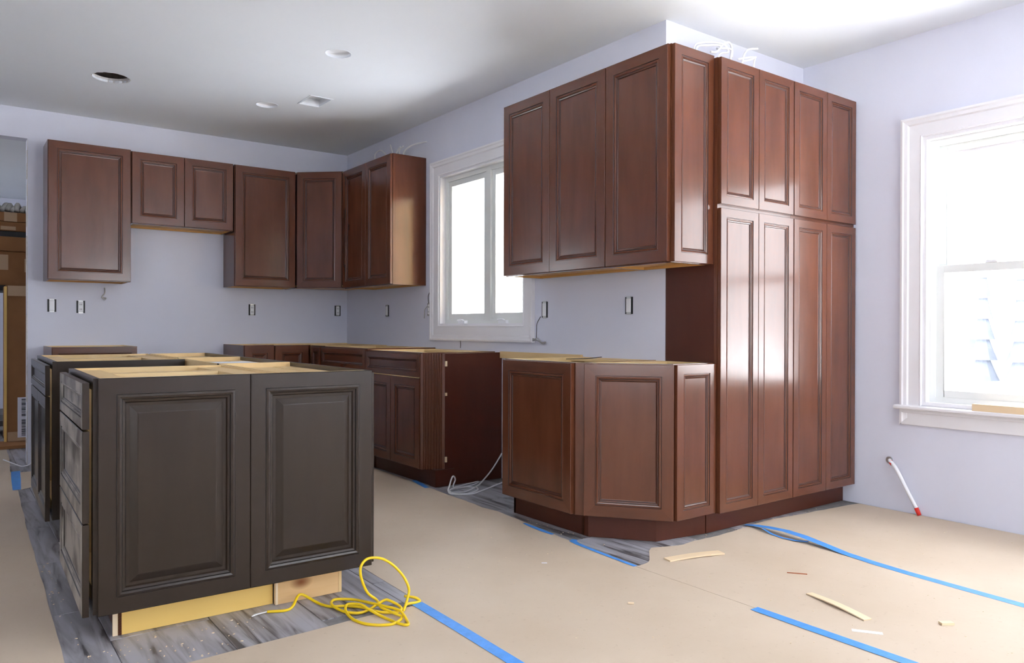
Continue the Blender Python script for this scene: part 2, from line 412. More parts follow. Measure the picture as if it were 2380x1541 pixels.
mb.face([(-a,-b,.016),(-a,b,.016),(-a,b,.05),(-a,-b,.05)]); mb.face([(a,-b,.016),(a,-b,.05),(a,b,.05),(a,b,.016)])
mb.face([(-a,-b,.016),(-a,-b,.05),(a,-b,.05),(a,-b,.016)]); mb.face([(-a,b,.016),(a,b,.016),(a,b,.05),(-a,b,.05)]); mb.face([(-a,-b,.05),(-a,b,.05),(a,b,.05),(a,-b,.05)])
mb.build('duct_liner', DUCT, t)
mb = MB()
for (x0, y0, x1, y1) in ((-a-.012,-b-.012,a+.012,-b), (-a-.012,b,a+.012,b+.012), (-a-.012,-b,-a,b), (a,-b,a+.012,b)): mb.box(x0, y0, -.003, x1, y1, 0)
mb.build('flange', CEIL, t)

# ------------------------------------------------------------------ windows
def casing_strip(mb, a, b, nrm, width, out, depth=.022):
    """moulded casing board from a to b lying on the wall; `nrm` = into room, `out` = away from the opening"""
    a, b, n, o = Vector(a), Vector(b), Vector(nrm), Vector(out)
    d = (b-a).normalized()
    prof = [(0, 0), (0, .012), (.006, .015), (.012, .012), (.07, .014), (.078, .021), (width-.02, .023), (width-.012, depth+.006), (width, depth+.004), (width, 0)]
    for i in range(len(prof)-1):
        (s0, h0), (s1, h1) = prof[i], prof[i+1]
        mb.face([a+o*s0+n*h0-d*s0, b+o*s0+n*h0+d*s0, b+o*s1+n*h1+d*s1, a+o*s1+n*h1-d*s1], 0, d)
def pane_frame(mb, y0, y1, z0, z1, x0, x1, w):
    mb.box(x0, y0, z0, x1, y0+w, z1); mb.box(x0, y1-w, z0, x1, y1, z1)
    mb.box(x0, y0+w, z0, x1, y1-w, z0+w, g='y'); mb.box(x0, y0+w, z1-w, x1, y1-w, z1, g='y')
# window_1: casement pair above the sink run
y0, y1, z0, z1 = WB
w1 = bpy.data.objects.new('window_1', None); COL.objects.link(w1); struct(w1)
for A, B_, O in (((0,y1,z0),(0,y0,z0),(0,0,-1)), ((0,y0,z0),(0,y0,z1),(0,-1,0)), ((0,y0,z1),(0,y1,z1),(0,0,1)), ((0,y1,z1),(0,y1,z0),(0,1,0))):
    m_ = MB(); casing_strip(m_, A, B_, (-1,0,0), .115, O); m_.build('casing', TRIM, w1)
m_ = MB(); pane_frame(m_, y0, y1, z0, z1, -.004, .115, .014); m_.build('jamb_liner', TRIM, w1)
m_ = MB(); pane_frame(m_, y0+.014, y1-.014, z0+.014, z1-.014, .045, .118, .035); m_.build('frame', VINYL, w1)
ym = 1.735
MB().box(.04, ym-.028, z0+.03, .118, ym+.028, z1-.03).build('mullion', VINYL, w1)
for s, (a, b) in enumerate(((ym+.028, y1-.049), (y0+.049, ym-.028))):
    m_ = MB(); pane_frame(m_, a, b, z0+.049, z1-.049, .055, .1, .042); sa = m_.build('sash', VINYL, w1, bevel=.003)
    MB().box(.078, a+.035, z0+.085, .082, b-.035, z1-.085).build('glass', GLASS, sa)
    m_ = MB(); yc = (a+b)/2+.03
    m_.box(.018, yc-.045, z0+.014, .05, yc+.045, z0+.036); m_.tube([(.03, yc-.02, z0+.034), (.02, yc, z0+.044), (.018, yc+.05, z0+.04)], .006, 6)
    m_.build('crank_handle', WHITEP, sa)
portal('window_1_daylight', (.12, (y0+y1)/2, (z0+z1)/2), (0, PI/2, 0), z1-z0, y1-y0)
# double hung windows in the right wall
def double_hung(name, hole, film=False):
    y0, y1, z0, z1 = hole
    w = bpy.data.objects.new(name, None); COL.objects.link(w); struct(w)
    for A, B_, O in (((XC,y0,z0),(XC,y0,z1),(0,-1,0)), ((XC,y0,z1),(XC,y1,z1),(0,0,1)), ((XC,y1,z1),(XC,y1,z0),(0,1,0))):
        m_ = MB(); casing_strip(m_, A, B_, (-1,0,0), .115, O); m_.build('casing', TRIM, w)
    MB().prism_x([(0, 0), (0.02, 0)], 0, 0) if False else None
    m_ = MB(); m_.box(XC-.055, y0-.14, z0-.025, XC+.11, y1+.14, z0-.002, g='y'); m_.build('stool', TRIM, w, bevel=.006)
    m_ = MB(); m_.box(XC-.018, y0-.11, z0-.115, XC, y1+.11, z0-.025, g='y'); m_.box(XC-.028, y0-.11, z0-.045, XC, y1+.11, z0-.025, g='y'); m_.build('apron', TRIM, w, bevel=.003)
    m_ = MB(); pane_frame(m_, y0, y1, z0, z1, XC-.003, XC+.12, .02); m_.build('jamb_liner', TRIM, w)
    m_ = MB(); pane_frame(m_, y0+.02, y1-.02, z0+.02, z1-.02, XC+.045, XC+.12, .03); m_.build('frame', VINYL, w)
    zm = 1.385
    for (a, b, x) in ((z0+.045, zm+.022, XC+.055), (zm-.022, z1-.045, XC+.088)):
        m_ = MB(); pane_frame(m_, y0+.045, y1-.045, a, b, x, x+.03, .045); sa = m_.build('sash', VINYL, w, bevel=.003)
        MB().box(x+.013, y0+.085, a+.04, x+.017, y1-.085, b-.04).build('glass', GLASS, sa)
    for yy in (y1-.33, y0+.33): MB().box(XC+.052, yy-.03, zm+.022, XC+.08, yy+.03, zm+.036).build('sash_lock', WHITEP, w, bevel=.003)
    if film:
        random.seed(4); P = []; n = 40
        for k in range(n+1): P.append((y0+.09+(y1-y0-.18)*k/n, z1-.108-random.uniform(.0, .02)))
        m_ = MB(); xx = XC+.098
        for k in range(n):
            m_.face([(xx,P[k+1][0],P[k+1][1]),(xx,P[k][0],P[k][1]),(xx,P[k][0],z1-.07),(xx,P[k+1][0],z1-.07)])
        m_.build('protective_film', TRIM, w)
    portal(name+'_daylight', (XC+.122, (y0+y1)/2, (z0+z1)/2), (0, PI/2, 0), z1-z0, y1-y0)
double_hung('window_2', WC, True)
double_hung('added_window_3', WC2)  # unseen window beside the camera, added to bring in more daylight
# unseen windows left of and behind the camera, added for their daylight
y0, y1, z0, z1 = WL
w4 = bpy.data.objects.new('window_4', None); COL.objects.link(w4); struct(w4)
m_ = MB(); pane_frame(m_, y0, y1, z0, z1, XL-.11, XL-.02, .06); m_.box(XL-.1, (y0+y1)/2-.03, z0, XL-.03, (y0+y1)/2+.03, z1); m_.build('frame', VINYL, w4)
MB().box(XL-.07, y0+.05, z0+.05, XL-.066, y1-.05, z1-.05).build('glass', GLASS, w4)
portal('window_4_daylight', (XL-.12, (y0+y1)/2, (z0+z1)/2), (0, -PI/2, 0), z1-z0, y1-y0)
x0, x1, z0, z1 = DB
w5 = bpy.data.objects.new('window_5', None); COL.objects.link(w5); struct(w5)
m_ = MB()
for (a, b, c, d) in ((x0, x0+.07, z0, z1), (x1-.07, x1, z0, z1), (x0+.07, x1-.07, z1-.07, z1), (x0+.07, x1-.07, z0, z0+.07), ((x0+x1)/2-.05, (x0+x1)/2+.05, z0+.07, z1-.07)):
    m_.box(a, YB-.11, c, b, YB-.02, d)
m_.build('frame', VINYL, w5)
MB().box(x0+.06, YB-.07, z0+.06, x1-.06, YB-.066, z1-.06).build('glass', GLASS, w5)
portal('window_5_daylight', ((x0+x1)/2, YB-.12, (z0+z1)/2), (PI/2, 0, 0), x1-x0, z1-z0)
portal('far_room_daylight', (XL-.12, 6.7, 1.65), (0, -PI/2, 0), 1.1, 1.0)  # unseen opening in the left wall, added to light the far room

# ------------------------------------------------------------------ cabinet pieces
RECESS = [(0, 0), (0, .018), (.002, .020), (.057, .020), (.0590, .0165), (.0625, .0165), (.0665, .0188), (.0705, .0180), (.0735, .0140), (.0775, .0135), (.0815, .0122), (.0850, .0092), (.0880, .0088)]
RAISED = [(0, 0), (0, .018), (.002, .020), (.053, .020), (.0550, .0225), (.0620, .0245), (.0690, .0225), (.0715, .0175), (.0790, .0160), (.0830, .0090), (.0930, .0085)]
RAISED_P = [(.0930, .0080), (.0950, .0088), (.1150, .0182), (.1190, .0192)]
def rings(mb, w, h, prof, m=0, mm=None):
    for i in range(len(prof)-1):
        m = mm.get(i, 0) if mm else 0
        (a, ya), (b, yb) = prof[i], prof[i+1]
        ya, yb = -ya, -yb
        mb.face([(a,ya,a),(w-a,ya,a),(w-b,yb,b),(b,yb,b)], m, 'x'); mb.face([(b,yb,h-b),(w-b,yb,h-b),(w-a,ya,h-a),(a,ya,h-a)], m, 'x')
        mb.face([(a,ya,a),(b,yb,b),(b,yb,h-b),(a,ya,h-a)], m, 'z'); mb.face([(w-b,yb,b),(w-a,ya,a),(w-a,ya,h-a),(w-b,yb,h-b)], m, 'z')
def front(parent, w, h, loc, rz=0, mat=None, style='recess', name='door', k=1.0, label=None, edge=None):
    """panelled door / drawer front: mitred frame, its centre panel is a sub-part. Local: face looks to -y."""
    sc = lambda P: [(i*k, d) for i, d in P]
    fr = sc(RECESS if style == 'recess' else RAISED)
    mb = MB(); gl = {3: 1, 8: 1, 10: 1} if style == 'recess' else {3: 1, 6: 1}
    rings(mb, w, h, fr, mm={0: 2, 1: 2, **gl}); mb.face([(0,0,0),(0,0,h),(w,0,h),(w,0,0)], 2, 'z')
    o = mb.build(name, [mat, GLAZE if style == 'recess' and mat is CHERRY else GLAZE_E, edge or mat], parent, loc=loc, rz=rz)
    if label: o['label'] = label
    mb = MB()
    if style == 'recess': i, d = fr[-1]; i -= .0005
    else:
        pp = sc(RAISED_P); rings(mb, w, h, pp); i, d = pp[-1]
    mb.face([(i,-d,i),(w-i,-d,i),(w-i,-d,h-i),(i,-d,h-i)], 0, 'z' if h > w*.8 else 'x')
    mb.build('panel', mat, o)
    return o
ST = .016
def carcass_sides(t, w, d, h, toe, mat, inner=PLY, notch=.075, z0=None):   # z0: sides stop there instead of notching down to the floor
    f_ = .0192     # sides start behind the face frame
    poly = [(f_, toe), (notch, toe), (notch, 0), (d, 0), (d, h), (f_, h)] if z0 is None else [(f_, z0), (d, z0), (d, h), (f_, h)]
    MB().prism_x(poly, 0, ST, 1, fm={'-x': 0, 'edge': 0}).build('side_panel', [mat, inner], t)
    MB().prism_x(poly, w-ST, w, 1, fm={'+x': 0, 'edge': 0}).build('side_panel', [mat, inner], t)
def face_frame(t, w, z0, z1, mat, st=.038, mids=(), rails=(), thick=.019):
    mb = MB()
    mb.box(0, 0, z0, st, thick, z1); mb.box(w-st, 0, z0, w, thick, z1)
    for m_ in mids: mb.box(m_-st/2, 0, z0+st, m_+st/2, thick, z1-st)
    for r_ in (z0, z1-st)+tuple(rails): mb.box(st, 0, r_, w-st, thick, r_+st, g='x')
    return mb.build('face_frame', mat, t)
def base_cab(name, label, loc, rz, w, fronts, d=.588, h=.876, toe=.114, mat=CHERRY, group=None, deck=False, style='recess', toe_mat=None, cat='cabinet', notch=.075, rear=True):
    t = thing(name, label, cat, loc, rz, group)
    carcass_sides(t, w, d, h, toe, mat, notch=notch)
    face_frame(t, w, toe, h, mat)
    MB().box(ST, .019, toe+.002, w-ST, d-.006, toe+.016, g='x').build('bottom_panel', PLY, t)
    MB().box(ST, d-.006, toe, w-ST, d, h-.001, g='z').build('back_panel', PLY, t)
    MB().box(ST, .021, h-.020, w-ST, .11, h-.004, g='x').build('stretcher', PLY, t)
    MB().box(ST, d-.11, h-.020, w-ST, d-.007, h-.004, g='x').build('stretcher', PLY, t)
    if deck: MB().box(ST, .112, h-.026, w-ST, d-.112, h-.014, g='x').build('top_deck', PLY, t)
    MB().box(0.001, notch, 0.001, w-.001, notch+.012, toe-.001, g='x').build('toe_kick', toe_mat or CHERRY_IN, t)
    for f in fronts:
        nm, a, b, c, e = f[:5]
        front(t, b-a, e-c, (a, -.002, c), 0, mat, style, nm, k=.62 if (e-c) < .22 else 1)
    return t
def wall_cab(name, label, loc, rz, w, z0, z1, doors, d=.30, mat=CHERRY, group=None, cat='cabinet'):
    t = thing(name, label, cat, loc, rz, group)
    carcass_sides(t, w, d, z1, 0, mat, inner=PLY_BOUNCE, z0=z0)
    face_frame(t, w, z0, z1, mat)
    MB().box(ST, .019, z0+.014, w-ST, d, z0+.026, g='x').build('bottom_panel', PLY_BOUNCE, t)
    MB().box(ST, .019, z1-.016, w-ST, d, z1-.003, g='x').build('top_panel', PLY, t)
    MB().box(ST, d-.006, z0+.026, w-ST, d-.001, z1-.016, g='z').build('back_panel', PLY, t)
    mb = MB(); mb.box(ST, d-.03, z0, w-ST, d-.012, z0+.014, g='x'); mb.build('hanging_rail', PLY_BOUNCE, t)
    for a, b in doors: front(t, b-a, z1-z0-.008, (a, -.002, z0+.004), 0, mat, 'recess', 'door')
    return t
FX = -PI/2     # facing -x
# ---- near run on the kitchen wall (right of the window)
xd = .3137-.022-.002; CAR = -(.3137-.022)      # carcass front plane x
G1 = 'cherry wall cabinets'
wall_cab('wall_cabinet', 'two-door cherry wall cabinet between the sink window and the narrow end cabinet', (CAR, 1.0616, 0), FX, .918, 1.372, 2.437,
         [(.002, .452), (.456, .916)], d=-CAR-.002, group=G1)
t = wall_cab('wall_cabinet', 'single-door cherry wall cabinet ending beside tall pantry, decorated end panel', (CAR, .1430, 0), FX, .440, 1.372, 2.437, [(.004, .436)], d=-CAR-.002, group=G1)
# decorative end panel facing the camera (local +x end)
front(t, -CAR+.002+.002, 2.437-1.372-.006, (.442, .003, 1.375), PI/2, CHERRY, 'recess', 'end_panel', k=.82)
# ---- tall pantry pair in the alcove
def pantry(label, x0, w, seam, fill):
    yp = -.3656+.022; d = -yp-.003
    t = thing('pantry_cabinet', label, 'cabinet', (x0, yp, 0), 0, 'tall cherry pantry cabinets')
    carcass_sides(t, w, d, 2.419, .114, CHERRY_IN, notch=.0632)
    mb = MB(); st = .04
    mb.box(0, 0, .114, st, .019, 2.419); mb.box(w-st, 0, .114, w, .019, 2.419)
    for z in (.114, 1.650, 2.379): mb.box(st, 0, z, w-st, .019, z+.04, g='x')
    mb.build('face_frame', CHERRY, t)
    MB().box(ST, .019, 2.40, w-ST, d, 2.416, g='x').build('top_panel', PLY, t)
    MB().box(ST, .019, .118, w-ST, d, .134, g='x').build('bottom_panel', PLY, t)
    MB().box(ST, d-.008, .134, w-ST, d-.001, 2.40).build('back_panel', PLY, t)
    MB().box(-.0005, .0628, .001, w+.001, .067, .113, g='x').build('toe_kick', CHERRY_IN, t)
    a0 = .003; b1 = w-.003-fill
    for (a, b) in ((a0, seam-.0015), (seam+.0015, b1)):
        front(t, b-a, 1.658-.116, (a, -.002, .116), 0, CHERRY, 'recess', 'door', k=.78)
        front(t, b-a, 2.417-1.678, (a, -.002, 1.678), 0, CHERRY, 'recess', 'door', k=.78)
    return t
pantry('tall four-door cherry pantry cabinet beside the wall cabinets', .001, .632, .3145, 0)
pantry('tall four-door cherry pantry cabinet against the right wall', .6345, XC-.6345-.003, .326, .012)
# ---- near base run
base_cab('base_cabinet', 'cherry base cabinet with single tall door beside the dishwasher gap', (-.5916, .6546, 0), FX, .592,
         [('door', .003, .586, .117, .872)], d=.588, notch=.064)
t = thing('angled_base_cabinet', 'cherry angled end base cabinet with diagonal door beside pantry', 'cabinet', (-.5916, .0600, 0), 0)
def loc2(p): return (p[0]+.5916, p[1]-.06)
A_, B_, C_, D_, E_ = [loc2(p) for p in ((-.5916, .058), (-.2990, -.3223), (-.002, -.3223), (-.002, .058), (-.40, .058))]
ang = math.atan2(B_[1]-A_[1], B_[0]-A_[0]); L_ = math.hypot(B_[0]-A_[0], B_[1]-A_[1])
nin = Vector((-math.sin(ang), math.cos(ang))); dx = Vector((math.cos(ang), math.sin(ang)))
def off(p, a, b): return (p[0]+dx.x*a+nin.x*b, p[1]+dx.y*a+nin.y*b)
MB().prism([off(A_, .04, .021), off(B_, -.02, .021), (B_[0]+.02, B_[1]+.02), (C_[0]-ST, C_[1]+.02), (C_[0]-ST, D_[1]-.014), (A_[0]+.06, D_[1]-.014)], .116, .130, 0, 'x').build('bottom_panel', PLY, t)
mb = MB()
mb.prism([A_, off(A_, .05, 0), off(A_, .05, .019), off(A_, .012, .019)], .114, .876)
mb.prism([off(B_, -.035, 0), B_, (B_[0]+.03, B_[1]), (B_[0]+.03, B_[1]+.019), off(B_, -.035, .019)], .114, .876)
mb.prism([off(A_, .05, 0), off(B_, -.035, 0), off(B_, -.035, .019), off(A_, .05, .019)], .838, .876, ms=0)
mb.prism([off(A_, .05, 0), off(B_, -.035, 0), off(B_, -.035, .019), off(A_, .05, .019)], .114, .150, ms=0)
mb.prism([(B_[0]+.03, B_[1]), C_, (C_[0], C_[1]+.019), (B_[0]+.03, B_[1]+.019)], .838, .876)
mb.prism([(B_[0]+.03, B_[1]), C_, (C_[0], C_[1]+.019), (B_[0]+.03, B_[1]+.019)], .114, .150)
mb.build('face_frame', CHERRY, t)
MB().box(C_[0]-ST, C_[1]+.019, .130, C_[0], D_[1], .874).build('side_panel', PLY, t)
MB().box(A_[0]+.02, D_[1]-.012, .130, C_[0]-ST, D_[1], .874).build('side_panel', PLY, t)
MB().prism([off(A_, .03, .02), off(B_, -.02, .02), (B_[0]+.02, B_[1]+.02), (C_[0]-ST, C_[1]+.02), (C_[0]-ST, C_[1]+.10), (B_[0]+.07, B_[1]+.10), off(A_, .09, .06)], .856, .872).build('stretcher', PLY, t)
MB().box(A_[0]+.05, D_[1]-.09, .856, C_[0]-ST, D_[1]-.013, .872, g='x').build('stretcher', PLY, t)
front(t, L_-.052+.010, .755, (*off(A_, .047, -.002), .117), ang, CHERRY, 'recess', 'door')
front(t, C_[0]-B_[0]-.008, .755, (B_[0]+.006, B_[1]-.002, .117), 0, CHERRY, 'recess', 'door', k=.8)
TK = [loc2(p) for p in ((-.5275, .058), (-.5275, .030), (-.3235, -.2345), (-.27, -.2900), (-.002, -.2900))]
TK = [loc2(p) for p in ((-.5275, .058), (-.5275, .030), (-.3221, -.2360), (-.006, -.2800))]
for i in range(3):
    a, b = Vector(TK[i]), Vector(TK[i+1]); n_ = Vector((-(b-a).y, (b-a).x)).normalized()*.012
    MB().prism([a, b, b+n_, a+n_], .001, .113, 0, (b.x-a.x, b.y-a.y, 0)).build('toe_kick', CHERRY_IN, t)

# ---- far base run under the window
CB = -.5916
base_cab('sink_base_cabinet', 'dark cherry drawer-and-doors base cabinet beside the fluted corner post', (CB, 2.400, .0), FX, .815,
         [('drawer_front', .004, .811, .722, .876), ('door', .004, .4055, .117, .716), ('door', .4095, .811, .117, .716)], h=.886, notch=.064)
base_cab('base_cabinet', 'dark cherry false-drawer base cabinet behind the island, under far wall cabinets', (CB, 3.235, 0), FX, .833,
         [('drawer_front', .004, .829, .732, .886), ('door', .004, .4145, .117, .726), ('door', .4185, .829, .117, .726)], h=.896, notch=.064)
# fluted angled post + finished end panel closing the run
t = thing('end_post', 'fluted angled cherry corner post with plain finished end panel', 'cabinet post', (CB-.018, 1.578, 0), 0)
P0 = Vector((0, 0)); P1 = Vector((-.469+.6096, 1.502-1.578)); Ld = (P1-P0).length; ang = math.atan2(P1.y, P1.x)
mb = MB(); n = 64; prof = []
for i in range(n+1):
    u = Ld*i/n; f = 0
    c_ = (u-.018)/((Ld-.036)/7)
    if 0 < c_ < 7: q = c_-int(c_); f = .0065*math.sqrt(max(0, 1-((q-.5)/.40)**2)) if abs(q-.5) < .40 else 0
    prof.append((u, f))
for i in range(n):
    (a, fa), (b, fb) = prof[i], prof[i+1]
    mb.face([(a, fa, .114), (b, fb, .114), (b, fb, .880), (a, fa, .880)])
pl = [(u, f) for u, f in prof]+[(Ld, .009), (0, .009)]
mb.face([(p[0], p[1], .880) for p in pl]); mb.face([(p[0], p[1], .114) for p in reversed(pl)])
mb.face([(Ld, 0, .114), (Ld, .009, .114), (Ld, .009, .880), (Ld, 0, .880)]); mb.face([(0, .009, .114), (0, 0, .114), (0, 0, .880), (0, .009, .880)])
mb.face([(Ld, .009, .114), (0, .009, .114), (0, .009, .880), (Ld, .009, .880)])
mb.build('fluted_post', CHERRY, t, rz=ang)
x_, y_ = P1
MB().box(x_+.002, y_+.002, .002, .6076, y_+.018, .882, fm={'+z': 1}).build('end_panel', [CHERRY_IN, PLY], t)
MB().prism([(.07, -.095+.018), (.215, -.099+.018), (.215, .0), (.07, .0)], .001, .113, 0).build('toe_block', CHERRY_IN, t)
for z, hh in ((.795, .035), (.60, .02), (.16, .035)): MB().box(x_+.001, y_-.010, z, x_+.013, y_+.001, z+hh).build('shim_block', SHIM, t)
# ---- far wall base cabinets
YF = 3.478+.022
base_cab('base_cabinet', 'dark base cabinet at the far wall below the leftmost wall cabinet', (-2.517, YF, 0), 0, .556,
         [('drawer_front', .004, .552, .730, .896), ('door', .004, .552, .117, .724)], h=.905, d=YA-YF-.003)
base_cab('base_cabinet', 'narrow dark base cabinet at the far wall right of the range gap', (-1.165, YF, 0), 0, .249,
         [('door', .004, .245, .117, .898)], h=.905, d=YA-YF-.003)
t = thing('corner_base_cabinet', 'dark corner base cabinet where the two far runs meet', 'cabinet', (-.914, YF, 0), 0)
def lc(p): return (p[0]+.914, p[1]-YF)
poly = [lc(p) for p in ((-.914, YF), (-.595, YF), (-.5916, YF), (-.5916, 3.237), (-.003, 3.237), (-.003, YA-.003), (-.914, YA-.003))]
MB().prism(poly, .114, .130).build('bottom_panel', PLY, t)
mb = MB(); mb.box(0, 0, .114, .32, .019, .902); mb.box(.3224, 3.237-YF, .114, .3414, .0, .899); mb.build('face_frame', CHERRY, t)
MB().box(.0, YA-.015-YF, .13, .911, YA-.004-YF, .905).build('back_panel', PLY, t)
MB().box(.90, 3.237-YF, .13, .911, YA-.016-YF, .90).build('back_panel', PLY, t)
MB().prism([lc(p) for p in ((-.905, YF+.02), (-.575, YF+.02), (-.57, 3.24), (-.47, 3.24), (-.47, YF+.12), (-.905, YF+.12))], .874, .892).build('stretcher', PLY, t)
MB().box(.01, YA-.11-YF, .874, .90, YA-.016-YF, .892, g='x').build('stretcher', PLY, t)
mb = MB(); mb.box(0, .064, .001, .386, .076, .113); mb.box(.3864, 3.237-YF, .001, .3984, .076, .113); mb.build('toe_kick', CHERRY_IN, t)
front(t, .290, .781, (.004, -.002, .117), 0, CHERRY, 'recess', 'door')
front(t, .178, .772, (.3204, -.055, .117), FX, CHERRY, 'recess', 'door', k=.7)
# ledger board on the wall behind the dishwasher gap
tag(MB().box(-.022, .66, .842, -.002, 1.50, .888, g='y').build('ledger_board', PLY), 'pale wooden ledger strip on the wall below the sink window', 'board')

# ---- far wall cabinets
YU = 3.738+.022; DU = YA-YU-.003; ZA0, ZA1 = 1.402, 2.432
wall_cab('wall_cabinet', 'large single-door dark wall cabinet at far left beside the opening', (-2.519, YU, 0), 0, .559, ZA0, ZA1+.006, [(.003, .556)], d=DU)
wall_cab('wall_cabinet', 'short two-door dark wall cabinet above the empty range gap', (-1.957, YU, 0), 0, .780, 1.862, ZA1-.002, [(.003, .388), (.392, .777)], d=DU)
wall_cab('wall_cabinet', 'single-door dark wall cabinet right of the range gap', (-1.166, YU, 0), 0, .528, ZA0, ZA1-.003, [(.004, .524)], d=DU)
Q0 = Vector((-.634, 3.738)); Q1 = Vector((-.327, 3.452)); d_ = (Q1-Q0).normalized(); nn = Vector((-d_.y, d_.x)); ang = math.atan2(d_.y, d_.x); L_ = (Q1-Q0).length
o_ = Q0+nn*.022
t = thing('corner_wall_cabinet', 'diagonal corner wall cabinet in the far corner', 'cabinet', (o_.x, o_.y, 0), 0)
pent = [(0, 0), (Q1.x+nn.x*.022-o_.x, Q1.y+nn.y*.022-o_.y), (-.003-o_.x, 3.456-o_.y), (-.003-o_.x, YA-.003-o_.y), (-.636-o_.x, YA-.003-o_.y)]
MB().prism(pent, ZA0+.012, ZA0+.024).build('bottom_panel', PLY_BOUNCE, t)
MB().prism(pent, ZA1-.018, ZA1-.006).build('top_panel', PLY, t)
fm_ = face_frame(t, L_, ZA0, ZA1-.003, CHERRY); fm_.rotation_euler.z = ang
MB().box(-.001, .016, ZA0, .012, YA-.004-o_.y, ZA1-.003).build('side_panel', CHERRY_IN, t)
MB().box(.014, YA-.014-o_.y, ZA0+.024, -.004-o_.x, YA-.004-o_.y, ZA1-.018).build('back_panel', PLY, t)
MB().box(-.014-o_.x, 3.46-o_.y, ZA0+.024, -.004-o_.x, YA-.015-o_.y, ZA1-.018).build('back_panel', PLY, t)
front(t, L_-.012, ZA1-ZA0-.012, (d_.x*.006-nn.x*.002, d_.y*.006-nn.y*.002, ZA0+.004), ang, CHERRY, 'recess', 'door')
wall_cab('wall_cabinet', 'two-door dark wall cabinet left of sink window with glossy end panel', (-.303, 3.446, 0), FX, .893, ZA0-.008, ZA1-.008,
         [(.003, .444), (.448, .889)], d=.299)

# ------------------------------------------------------------------ island (slightly out of square with the walls)
TH = -.022; IX, IY = -2.7440, -.0590; IH = .880
def iw(a, b): return (IX+a*math.cos(TH)-b*math.sin(TH), IY+a*math.sin(TH)+b*math.cos(TH))
RM = Matrix.Rotation(TH, 2)
GI = 'island cabinets'
# left row faces -x ; local x runs towards the camera
def isl_left(label, b0, b1, fronts, mat=ESPRESSO, fmat=None):
    x, y = iw(0, b1)
    t = thing('island_cabinet', label, 'cabinet', (x, y, 0), FX+TH, GI); w = b1-b0; d = .600
    carcass_sides(t, w, d, IH, .114, mat, z0=.114)
    face_frame(t, w, .114, IH, mat)
    MB().box(ST, .019, .116, w-ST, d-.006, .130, g='x').build('bottom_panel', PLY, t)
    MB().box(ST, d-.012, .130, w-ST, d, IH-.001, g='z').build('back_panel', PLY, t)
    MB().box(ST, .021, IH-.024, w-ST, .11, IH-.008, g='x').build('stretcher', PLY, t)
    MB().box(ST, d-.11, IH-.024, w-ST, d-.013, IH-.008, g='x').build('stretcher', PLY, t)
    MB().box(w*.36, .112, IH-.022, w*.36+.09, d-.112, IH-.008, g='y').build('brace', PLY, t)
    MB().box(0.001, .085, .001, w-.089, .097, .113, g='x').build('toe_kick', CHERRY_IN, t)
    for f in fronts:
        nm, a, b, c, e = f; front(t, b-a, e-c, (a, -.010, c), 0, fmat or mat, 'recess', nm, k=.62 if (e-c) < .2 else .9, edge=mat)
    return t
tA = isl_left('near island drawer cabinet with three drawer fronts tinted with dust and painted glare', .0215, .770, [('drawer_front', -.006, .7445, .110, .408), ('drawer_front', -.006, .7445, .413, .709), ('drawer_front', -.006, .7445, .716, .866)], fmat=ESPRESSO_DG)
# raw toe boards under the camera side of the island
MB().box(.6475, .085, .001, .6595, .612, .112, g='y').build('toe_side_board', PLY_Y, tA)
MB().box(.6475, .070, .001, .6595, .085, .112).build('toe_edge_strip', SHIM, tA)
isl_left('far island cabinet with drawer over two doors, blue-edged highlights', 1.515, 2.560, [('drawer_front', .004, 1.041, .716, .862), ('door', .004, .519, .110, .709), ('door', .525, 1.041, .110, .709)])
# right row faces +x, backs onto the left row
def isl_right(label, b0, b1, deck=True):
    x, y = iw(.966, b0)
    t = thing('island_cabinet', label, 'cabinet', (x, y, 0), PI/2+TH, GI); w = b1-b0; d = .352
    carcass_sides(t, w, d, IH, .114, ESPRESSO, z0=.114)
    face_frame(t, w, .114, IH, ESPRESSO)
    MB().box(ST, .019, .116, w-ST, d-.006, .130, g='x').build('bottom_panel', PLY, t)
    MB().box(ST, d-.012, .130, w-ST, d, IH-.001).build('back_panel', PLY, t)
    MB().box(ST, .021, IH-.034, w-ST, .10, IH-.020, g='x').build('stretcher', PLY, t)
    MB().box(ST, .102, IH-.034, w-ST, d-.013, IH-.022, g='x').build('top_deck', PLY, t)
    MB().box(.001 if b0 > .1 else .087, .085, .001, w-.001, .097, .113, g='x').build('toe_kick', CHERRY_IN, t)
    for a, b in ((.004, w/2-.0015), (w/2+.0015, w-.004)): front(t, b-a, .752, (a, -.002, .117), 0, ESPRESSO, 'raised', 'door', k=.8)
    return t
tB = isl_right('island cabinet nearest the yellow cable, doors facing the pantry side', .0215, .905)
MB().box(.067, .100, .001, .085, .342, .112, g='y').build('toe_side_board', PINE, tB)
MB().box(.0655, .088, .001, .085, .100, .112).build('toe_edge_strip', PLY, tB)
MB().box(.0655, .342, .001, .085, .351, .112).build('toe_edge_strip', SHIM, tB)
isl_right('middle cabinet of the island row facing the sink run', .907, 1.745)
isl_right('farthest cabinet of the island row facing the sink run', 1.747, 2.560)
# applied raised-panel end panels facing the camera
GE = 'raised-panel island ends'
for a, b, lab in ((.012, .4955, 'left raised-panel end panel of the dark island above yellow toe board'), (.4965, .968, 'right raised-panel end panel of the dark island above the knotty pine block')):
    x, y = iw(a, .0205)
    t = thing('island_end_panel', lab, 'cabinet panel', (x, y, 0), TH, GE)
    o = front(t, b-a, IH-.112, (0, 0, .112), 0, ESPRESSO, 'raised', 'panel_frame', k=1.0)
    MB().box(0, 0.0002, .112, b-a, .0008, IH).build('backing', ESPRESSO, t)
